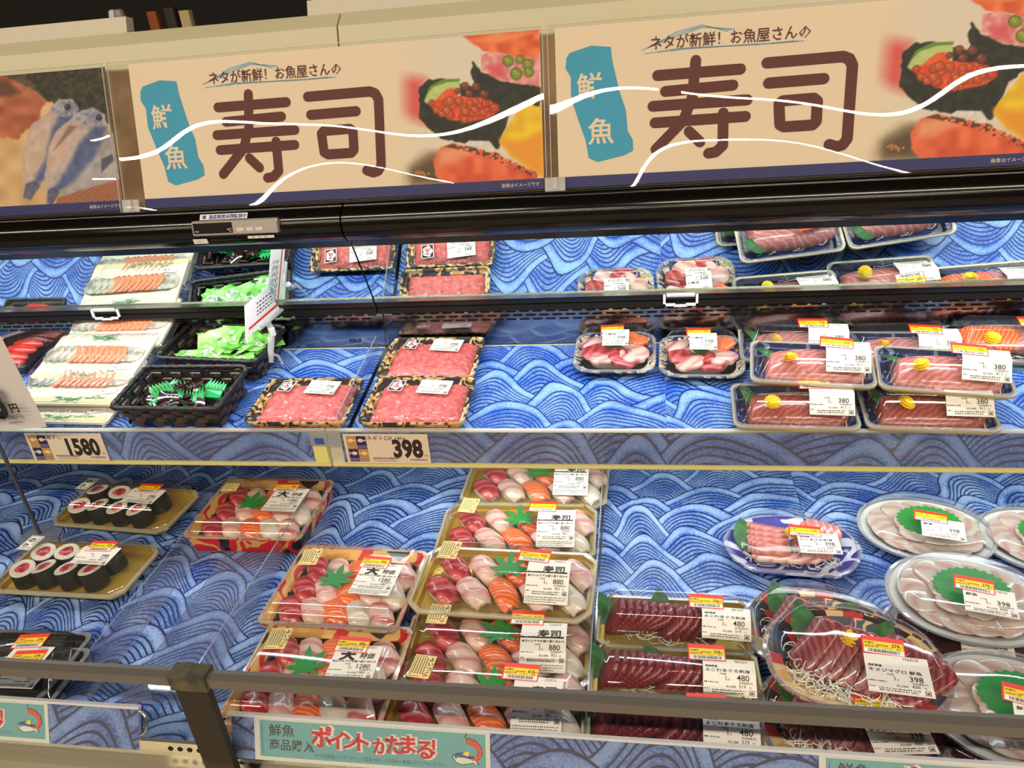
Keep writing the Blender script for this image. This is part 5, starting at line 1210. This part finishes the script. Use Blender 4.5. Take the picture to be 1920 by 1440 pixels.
def sachet_me():
    b = MB(); nx, ny = 8, 6; w_, d_ = .046, .034
    for s_ in (1, -1):
        vs = [(w_ * (i / nx - .5), d_ * (j / ny - .5), s_ * .0022 * (1 - abs(2 * i / nx - 1) ** 3) * (1 - abs(2 * j / ny - 1) ** 3) + .0004 * math.sin(i * 2 + j * 3)) for j in range(ny + 1) for i in range(nx + 1)]
        fs = [(j * (nx + 1) + i, j * (nx + 1) + i + 1, (j + 1) * (nx + 1) + i + 1, (j + 1) * (nx + 1) + i)[::s_] for j in range(ny) for i in range(nx)]
        b.add(vs, fs, GRN)
    b.prism([(.009 * math.cos(k * .5236) - .002, .008 * math.sin(k * .5236)) for k in range(12)], .0022, .0028, GRNW); b.text('わさび', -.011, -.004, .0078, DGR, .0031, bold=.02); return b.mesh('wasabi_sachet', 60)
SME = sachet_me(); rs = random.Random(12); n_ = 0
def sachet(x, y, z, r, me=None, lb='small green wasabi sachet heaped in the rear wicker basket', g='wasabi sachets in the rear basket', nm='wasabi_sachet', BM=None, cat='sachet'):
    thing(nm, lb, cat, (BM or B2) @ T((x, y, z)) @ Euler(r).to_matrix().to_4x4(), g, me=me or SME)
for k in range(11): sachet(-W2 * .16 + k * .0042, .010 + k * .0016, .030 + .0012 * k, (math.radians(58 - k * 2), .3 + rs.uniform(-.1, .1), .45 + rs.uniform(-.06, .06)), lb='green wasabi sachet standing in the tidy slanted row at the left of the rear basket', g='standing wasabi sachets in the rear basket')
for k in range(26):
    x = rs.uniform(-.30, .40) * W2; y = rs.uniform(-.34, .30) * D2; n_ += 1
    z = .022 + .014 * (1 - abs(y) / D2 * 2) * (1 if x > -.02 else .4) + .0011 * (n_ % 6) + (.004 if x > 0 else 0)
    sachet(x, y, z, (rs.uniform(-.5, .5), rs.uniform(-.4, .4), rs.uniform(0, 6.28)))
BAR = mat('baran_green', rgb(30, 176, 92), .3, coat=.3); SOY = mat('soy_sachet', rgb(52, 18, 16), .12, coat=1.0, var=(rgb(20, 14, 14), 60)); SILV = mat('sachet_silver_print', rgb(200, 210, 216), .25)
def baran_me():
    b = MB(); P = [(-.017, -.008)] + [(.017, -.008)] + [(.017 - k * .034 / 12, .005 + (.010 if k % 2 else 0)) for k in range(13)]; b.prism(P, 0, .0005, BAR, Matrix.Rotation(.1, 4, 'X')); return b.mesh('cut_leaf', 0)
def soy_me():
    b = MB(); nx, ny = 7, 5; w_, d_ = .044, .030
    for s_ in (1, -1):
        vs = [(w_ * (i / nx - .5), d_ * (j / ny - .5), s_ * .0032 * (1 - abs(2 * i / nx - 1) ** 2.5) * (1 - abs(2 * j / ny - 1) ** 2.5)) for j in range(ny + 1) for i in range(nx + 1)]
        b.add(vs, [(j * (nx + 1) + i, j * (nx + 1) + i + 1, (j + 1) * (nx + 1) + i + 1, (j + 1) * (nx + 1) + i)[::s_] for j in range(ny) for i in range(nx)], SOY)
    b.text('しょうゆ', -.013, -.003, .0062, SILV, .0042); return b.mesh('soy_sachet', 60)
BME, SOYM = baran_me(), soy_me()
for k in range(30):
    x = rs.uniform(-.30, .30) * W1; y = rs.uniform(-.22, .26) * D1
    if k % 2: sachet(x, y, .022 + .0012 * (k % 7), (rs.uniform(-.4, .4), rs.uniform(-.35, .35), rs.uniform(0, 6.28)), SOYM, 'shiny dark soy sauce sachet lying in the front wicker basket', 'soy sauce sachets in the front basket', 'soy_sachet', B1)
    else: sachet(x, y, .022 + .0010 * (k % 7), (rs.uniform(-.2, .9), rs.uniform(-.3, .3), rs.uniform(-.7, .7)), BME, 'bright green saw edged plastic leaf strip in the front wicker basket', 'green cut leaf strips in the front basket', 'cut_leaf', B1, 'plastic leaf')
for k in range(5): sachet(-W1 * .27 + .004 * k, .012 - k * .003, .026 + .001 * k, (.9, rs.uniform(-.2, .2), .3), BME, 'bright green saw edged plastic leaf strip in the front wicker basket', 'green cut leaf strips in the front basket', 'cut_leaf', B1, 'plastic leaf')
# ---- card in a clear clip on the basket rim, seen edge-on from the aisle
xc = on_shelf(484, 690, .05).x; C4 = [hit(px, py, (1, 0, 0), (xc, 0, 0)) for px, py in ((461, 636), (548, 561), (548, 504), (459, 573))]
t = thing('notice_card', 'white notice card with red stripe, held in a clear clip on the baskets', 'card', Matrix.Translation(C4[0]))
O_ = C4[0]
def cq(u, v, e=0): p = (C4[0].lerp(C4[1], u)).lerp(C4[3].lerp(C4[2], u), v) - O_; return (p.x + e, p.y, p.z)
mb = MB(); mb.add([cq(0, 0), cq(1, 0), cq(1, 1), cq(0, 1), cq(0, 0, -.0006), cq(1, 0, -.0006), cq(1, 1, -.0006), cq(0, 1, -.0006)], [(0, 1, 2, 3), (7, 6, 5, 4), (0, 4, 5, 1), (1, 5, 6, 2), (2, 6, 7, 3), (3, 7, 4, 0)], mat('bright_card', rgb(248, 246, 242), .4))
part('card_sheet', mb.mesh('card_sheet', 0), t); mb = MB(); RS_ = mat('ink_red', rgb(224, 54, 50), .5); r3 = random.Random(3)
mb.add([cq(.06, .18, .0004), cq(.86, .20, .0004), cq(.86, .29, .0004), cq(.06, .26, .0004)], [(0, 1, 2, 3)], RS_)
for v in (.42, .52, .64, .76):
    u = .22
    while u < .82: q = r3.uniform(.02, .05); mb.add([cq(u, v, .0004), cq(u + q, v, .0004), cq(u + q, v + .045, .0004), cq(u, v + .045, .0004)], [(0, 1, 2, 3)], INKG); u += q + .022
part('printing', mb.mesh('printing', 0), t)
CC = clear('clip_plastic'); mb = MB(); p0 = Vector(cq(.45, -.05)); 
mb.tube([Vector(cq(.25, .02, .003)), Vector(cq(.72, .0, .003))], .004, CC, 8); mb.tube([p0, p0 + Vector((0, .004, -.02)), p0 + Vector((-.002, -.01, -.045)), p0 + Vector((-.004, -.014, -.066))], [.0045, .006, .0055, .004], CC, 8); mb.tube([p0 + Vector((.003, 0, -.012)), p0 + Vector((.003, .001, -.024))], .005, mat('white_clip_plastic'), 8); mb.tube([p0 + Vector((-.004, -.014, -.05)), p0 + Vector((.006, -.006, -.058)), p0 + Vector((.008, -.002, -.075))], .0025, CC, 6)
part('clear_clip', mb.mesh('clear_clip', 50), t)

# ================================================================== clear dividers
DIV = clear('divider_plastic', tint=(.93, .94, .97, 1), rough=.03, haze=.035, refl=1.2)
DED = clear('divider_edge', tint=(.6, .66, .8, 1), haze=.25, rough=.1)
def divider(x, y0, y1, z, h, fl, label, M_=None):
    mb = MB(); mb.box(0, .0012, y0, y1, 0, h, DIV); mb.box(-.0002, .0014, y0, y1, h, h + .0008, DED)
    if fl: mb.box(min(0, fl), max(0, fl), y0, y1, 0, .0006, DIV); mb.box(fl - .0006, fl, y0, y1, 0, .0008, DED)
    thing('shelf_divider', label, 'divider', M_ or T((x, 0, z)), me=mb.mesh('shelf_divider', 0))
divider(-.0625, .585, 1.12, .6988, .040, -.0, 'clear upright divider between gold sushi trays and dark tuna trays')
divider(-.548, .60, 1.00, .6988, .038, -.10, 'clear divider left of the red sushi trays, with a flat foot')
divider(-.735, .60, .93, .6988, .012, .045, 'low clear divider strip right of the rolled sushi trays')
divider(0, .004, .215, 0, .030, 0, 'clear upright divider beside the dark seam of the middle shelf', T(SHP) @ SR @ T((-.436, 0, .0002)))
mb = MB(); mb.box(-.4292, -.4232, .001, .228, -.0008, .0008, BLKM, T(SHP) @ SR); part('mat_seam', mb.mesh('mat_seam', 0), cl)

# ================================================================== price cards on the rail
OCH = mat('ink_ochre', rgb(190, 140, 60), .5); NV2 = mat('ink_dark_navy', rgb(44, 36, 84), .5); CARDC = mat('price_card_paper', rgb(222, 206, 180), .5); DKB = mat('ink_brown_black', rgb(48, 32, 26), .5)
def price_card(pxl, pxr, name, num, label):
    a = hit(pxl[0], pxl[1], (0, -1, 0), (0, .9245, 0)); c = hit(pxr[0], pxr[1], (0, -1, 0), (0, .9245, 0)); w_ = c.x - a.x; h_ = .0505
    b = MB(); b.box(0, w_, 0, h_, -.0004, 0, CARDC)
    s_ = w_ * .118; x0 = w_ * .035; y1 = h_ * .93
    for i in range(2):
        for j in range(2):
            cx, cy = x0 + i * s_, y1 - (j + 1) * s_ * 1.45; cc = OCH if i == j else NV2; b.quad(cx, cx + s_, cy, cy + s_ * 1.45, .0002, cc)
            f = 1 if i == j == 0 or (i == 1 and j == 0) else -1; mx, my = cx + s_ / 2, cy + s_ * .95
            b.prism([(mx - f * s_ * .40, my), (mx - f * s_ * .22, my + s_ * .2), (mx + f * s_ * .02, my + s_ * .22), (mx + f * s_ * .25, my + s_ * .03), (mx + f * s_ * .42, my + s_ * .18), (mx + f * s_ * .42, my - s_ * .14), (mx + f * s_ * .25, my - s_ * .01), (mx + f * s_ * .02, my - s_ * .20), (mx - f * s_ * .22, my - s_ * .18)][::f], .0002, .0004, CARDC)
            for q in range(3): b.quad(cx, cx + s_, cy + s_ * (.12 + .12 * q), cy + s_ * (.16 + .12 * q), .0004, mat('ink_pale_violet', rgb(176, 160, 170), .5))
    b.text(name, w_ * .285, h_ * .80, .0092, DKB, .0003, wx=.95)
    b.text(num, w_ * .925, h_ * .24, h_ * .80, DKB, .0003, 'r', bold=.045, wx=.74, sp=1.02); b.text('円', w_ * .97, h_ * .24, .005, DKB, .0003, 'r'); b.text('本体価格(税別)', w_ * .96, h_ * .11, .0040, INKG, .0003, 'r')
    r = random.Random(2); x = w_ * .32
    while x < w_ * .62: b.quad(x, x + .0005, h_ * .15, h_ * .21, .0003, INKG); x += r.choice((.0009, .0013))
    dashes(b, w_ * .33, w_ * .6, h_ * .08, .0014, INKG, r); dashes(b, w_ * .14, w_ * .27, h_ * .15, .0014, INKG, r); dashes(b, w_ * .14, w_ * .27, h_ * .08, .0014, INKG, r)
    thing('price_card', label, 'price tag', T((a.x, .9244, .8462)) @ Matrix.Rotation(math.radians(90), 4, 'X'), me=b.mesh('price_card', 0))
price_card((54, 835), (196, 835), '鮒ずし', '1580', 'cream price card reading 1580 on the left of the middle rail')
price_card((645, 830), (803, 830), 'ネギトロP 140g', '398', 'cream price card reading 398 under the minced tuna packs')
mb = MB(); mb.box(-.482, -.4605, .9244, .9280, .8455, .876, mat('pale_yellow_block', rgb(226, 218, 132), .5)); part('rail_end_cap', mb.mesh('rail_end_cap', 0), cl, label='pale yellow bare rail end')
mb = MB(); mb.box(-.484, -.434, .9232, .9244, .876, .9005, clear('grey_clip', tint=(.75, .8, .82, 1), haze=.2, rough=.1)); mb.box(-.476, -.462, .9228, .9232, .880, .890, mat('ink_blue')); thing('rail_clip', 'clear clip bridging the seam of the middle price rail', 'clip', T((0, 0, 0)), me=mb.mesh('rail_clip', 0))

# ================================================================== front acrylic panels and banners
FP = T((0, .5100, .7345)) @ Matrix.Rotation(math.radians(66), 4, 'X')       # local y runs up the leaning panel
FPn = FP.to_3x3() @ Vector((0, 0, 1))
def fpx(px, py): return (FP.inverted() @ hit(px, py, FPn, FP.translation))
HP = .0492
xa = fpx(265, 1340).x; xb = fpx(430, 1355).x; xw = fpx(92, 1350).x; xc1 = fpx(478, 1370).x; xc2 = fpx(919, 1390).x; xn = fpx(1535, 1436).x
def fpanel(x0, x1, label):
    mb = MB(); mb.box(x0, x1, -.002, HP, .002, .0042, clear('front_acrylic', haze=.04)); t_ = thing('acrylic_guard', label, 'panel', FP, me=mb.mesh('acrylic_guard', 0))
    mb = MB(); mb.box(x0, x1, HP, HP + .0028, -.001, .0050, clear('thick_edge', tint=(.85, .86, .86, 1), haze=.55, rough=.12)); part('cut_edge', mb.mesh('cut_edge', 0), t_)
    e = x1 if x1 < -.5 else x0; s_ = 1 if x1 < -.5 else -1
    mb = MB(); mb.tube([(e + s_ * .008 * math.sin(a), HP * .68 + .013 * math.cos(a), .003) for a in [math.pi * k / 10 for k in range(11)]], .0016, mat('chrome_ring', rgb(200, 198, 192), .15, metal=1), 8); part('wire_loop', mb.mesh('wire_loop', 60), t_)
fpanel(-1.6, xa, 'clear acrylic front panel at the left, holding wave paper'); fpanel(xb, 1.6, 'clear acrylic front panel at the right, holding the point banner')
def strip(x0, x1, lb): sheet('front_wave_paper', lb, x1 - x0, HP - .001, WV_FR, FP @ T(((x0 + x1) / 2, (HP + .001) / 2, .0)), 'paper strip')
WV_FR = wave_mat('wave_print_front', 1.7, seed=5.4, dark=(2, 18, 74), mid=(30, 70, 150), light=(126, 156, 214))
strip(xw - .25, xa - .004, 'wave print paper strip in the left front panel'); strip(xb + .003, 1.59, 'wave print paper strip in the right front panel')
TEAL = mat('banner_teal', rgb(108, 172, 176), .45); BWH = mat('banner_white', rgb(226, 226, 214), .45); RDB = mat('banner_red', rgb(206, 40, 44), .45); OUTL = mat('banner_outline', rgb(240, 222, 214), .45)
def banner_me(w_):
    h_ = .0478; b = MB(); b.quad(0, w_, 0, h_, 0, BWH); b.quad(w_ * .024, w_ * .982, h_ * .09, h_ * .93, .0002, TEAL)
    b.quad(w_ * .034, w_ * .037, h_ * .15, h_ * .85, .0003, mat('ink_blue')); b.text('鮮魚', w_ * .066, h_ * .60, .0142, BLACK, .0003, bold=.01, wx=1.05); b.text('商品購入', w_ * .066, h_ * .28, .0132, BLACK, .0003, bold=.01, wx=.98); b.text('で', w_ * .228, h_ * .27, .0090, BLACK, .0003)
    x = w_ * .250; tot = w_ * .57; S_ = 'ポイントがたまる！'; z_ = [1.15, 1.05, .95, 1.05, .9, 1.0, 1.0, 1.05, .9]; u = tot / sum(z_)
    for i, ch in enumerate(S_):
        sz = .0222 * z_[i] * .97; yy = h_ * (.40 if i % 2 else .43) - (.003 if ch in 'がる' else 0)
        b.text(ch, x, yy, sz, OUTL, .0004, bold=.085); b.text(ch, x, yy, sz, RDB, .0008, bold=.03); x += u * z_[i] * (1 if i < 8 else 1)
    b.text('※100円(税抜)につき 1ポイント進呈 ※詳しくは店内の係員におたずねください。', w_ * .262, h_ * .155, .0052, mat('ink_teal_dark', rgb(40, 90, 96), .5), .0003, wx=w_ * .56 / (.0052 * text_geo('※100円(税抜)につき 1ポイント進呈 ※詳しくは店内の係員におたずねください。')[2]))
    fx, fy = w_ * .895, h_ * .36; k = .00055
    body = [(-22, 3), (-14, 9), (-2, 11), (10, 5), (16, 1), (23, 7), (22, -2), (26, -9), (17, -5), (8, -8), (-6, -10), (-16, -6)]
    b.prism([(fx + x_ * k * 1.10, fy + y_ * k * 1.16) for x_, y_ in body], .0002, .0004, BLACK); b.prism([(fx + x_ * k, fy + y_ * k) for x_, y_ in body], .0004, .0006, mat('cartoon_white', rgb(232, 232, 214), .5))
    b.prism([(fx + x_ * k, fy + y_ * k) for x_, y_ in [(-20, 4), (-14, 9), (-2, 11), (10, 5), (16, 1), (22, 6), (12, 1), (0, 3), (-12, 3)]], .0006, .0008, mat('cartoon_blue', rgb(60, 100, 170), .5)); b.prism([(fx + x_ * k, fy + y_ * k) for x_, y_ in [(-4, 10), (6, 16), (10, 14), (8, 6)]], .0006, .0009, YELP)
    b.prism([(fx - 16 * k + .0009 * math.cos(q), fy + 1.5 * k + .0009 * math.sin(q)) for q in range(6)], .0006, .0009, BLACK)
    sx, sy = w_ * .945, h_ * .60
    pts = [(sx - .008, sy + .008), (sx - .002, sy + .006), (sx + .003, sy + .001), (sx + .004, sy - .005), (sx + .001, sy - .010), (sx - .004, sy - .011)]
    for q, (p, p2) in enumerate(zip(pts[:-1], pts[1:])): b.stroke([p, p2], .0066 - .0007 * q, .0004, BLACK); 
    for q, (p, p2) in enumerate(zip(pts[:-1], pts[1:])): b.stroke([p, p2], .0056 - .0007 * q, .0008 + q * .00003, mat('cartoon_shrimp', rgb(216, 84, 58), .5))
    b.stroke([pts[0], (sx - .012, sy + .012), (sx - .010, sy + .016)], .0008, .0004, BLACK); return b.mesh('point_banner', 0)
bw = xc2 - xc1; bm = banner_me(bw)
thing('point_banner', 'teal banner with red and white lettering in the right front panel', 'banner', FP @ T((xc1, .001, .0012)), me=bm)
thing('point_banner', 'teal banner with shrimp and fish drawing, cut by the left photo edge', 'banner', FP @ T((xw - bw, .001, .0012)), me=bm)
thing('point_banner', 'teal banner whose corner shows at the bottom right', 'banner', FP @ T((xn, .001 - .0, .0012)), me=bm)

# ================================================================== price sign on a stalk at the left
py_ = .895; A_ = hit(90, 799, (0, -1, 0), (0, py_, 0)); B_ = hit(0, 622, (0, -1, 0), (0, py_, 0)); ang = math.atan2((B_ - A_).z, (B_ - A_).x) - math.pi / 2
CM = T(A_) @ Matrix.Rotation(-ang, 4, 'Y') @ Matrix.Rotation(math.radians(90), 4, 'X')      # local origin at the lower right corner, x left negative
def cp(px, py): v = CM.inverted() @ hit(px, py, (0, -1, 0), (0, py_, 0)); return v.x, v.y
t = thing('price_sign', 'big white price sign on a thin stalk at the left edge, ending in 8 yen', 'sign', CM)
b = MB(); cw, ch = .185, .150
vs = []; n = 12
for j in range(2):
    for i in range(n + 1): x = -cw + cw * i / n; vs.append((x, j * ch + (.004 * (1 - i / n) * 0), .0005 + .010 * ((x + cw * .4) / cw) ** 2))
b.add(vs, [(i, i + 1, n + 2 + i, n + 1 + i) for i in range(n)], mat('sign_white_card', rgb(214, 208, 202), .45)); cs = part('card_sheet', b.mesh('card_sheet', 60), t); cs.data.polygons.foreach_set('use_smooth', [True] * n)
b = MB(); x8, y8 = cp(34, 776); b.text('598', x8 - .001, y8 + .003, .073, BLACK, .0125, 'r', bold=.045, wx=.72); xe, ye = cp(33, 765); b.text('円', xe, ye, .0165, BLACK, .0125, bold=.03); xz, yz = cp(52, 768)
b.text('(税込価格 646円)', xz + .001, yz - .008, .0105, INKG, .0125, 'r'); dashes(b, -.055, -.032, .014, .0022, INKG, random.Random(4), .0075); part('lettering', b.mesh('lettering', 0), t)
bs = on_deck(76, 1004, 0); tp_ = hit(0, 838, (0, -1, 0), (0, .900, 0)); Ci = CM.inverted(); b = MB(); dirv = (tp_ - bs); b.tube([Ci @ (bs + Vector((0, 0, .002))), Ci @ tp_, Ci @ (bs + dirv * 1.45)], .0030, mat('stalk_grey', rgb(92, 90, 92), .4, metal=.4), 8); part('stalk', b.mesh('stalk', 40), t)
b = MB(); b.loft([[Ci @ (bs + Vector((r * math.cos(q), r * math.sin(q), z))) for q in [k * .2618 for k in range(24)]] for r, z in ((.034, -.0012), (.034, .001), (.030, .0022), (.006, .004))], clear('foot_plastic', tint=(.7, .8, .9, 1), haze=.15), True, True); part('round_foot', b.mesh('round_foot', 30), t)
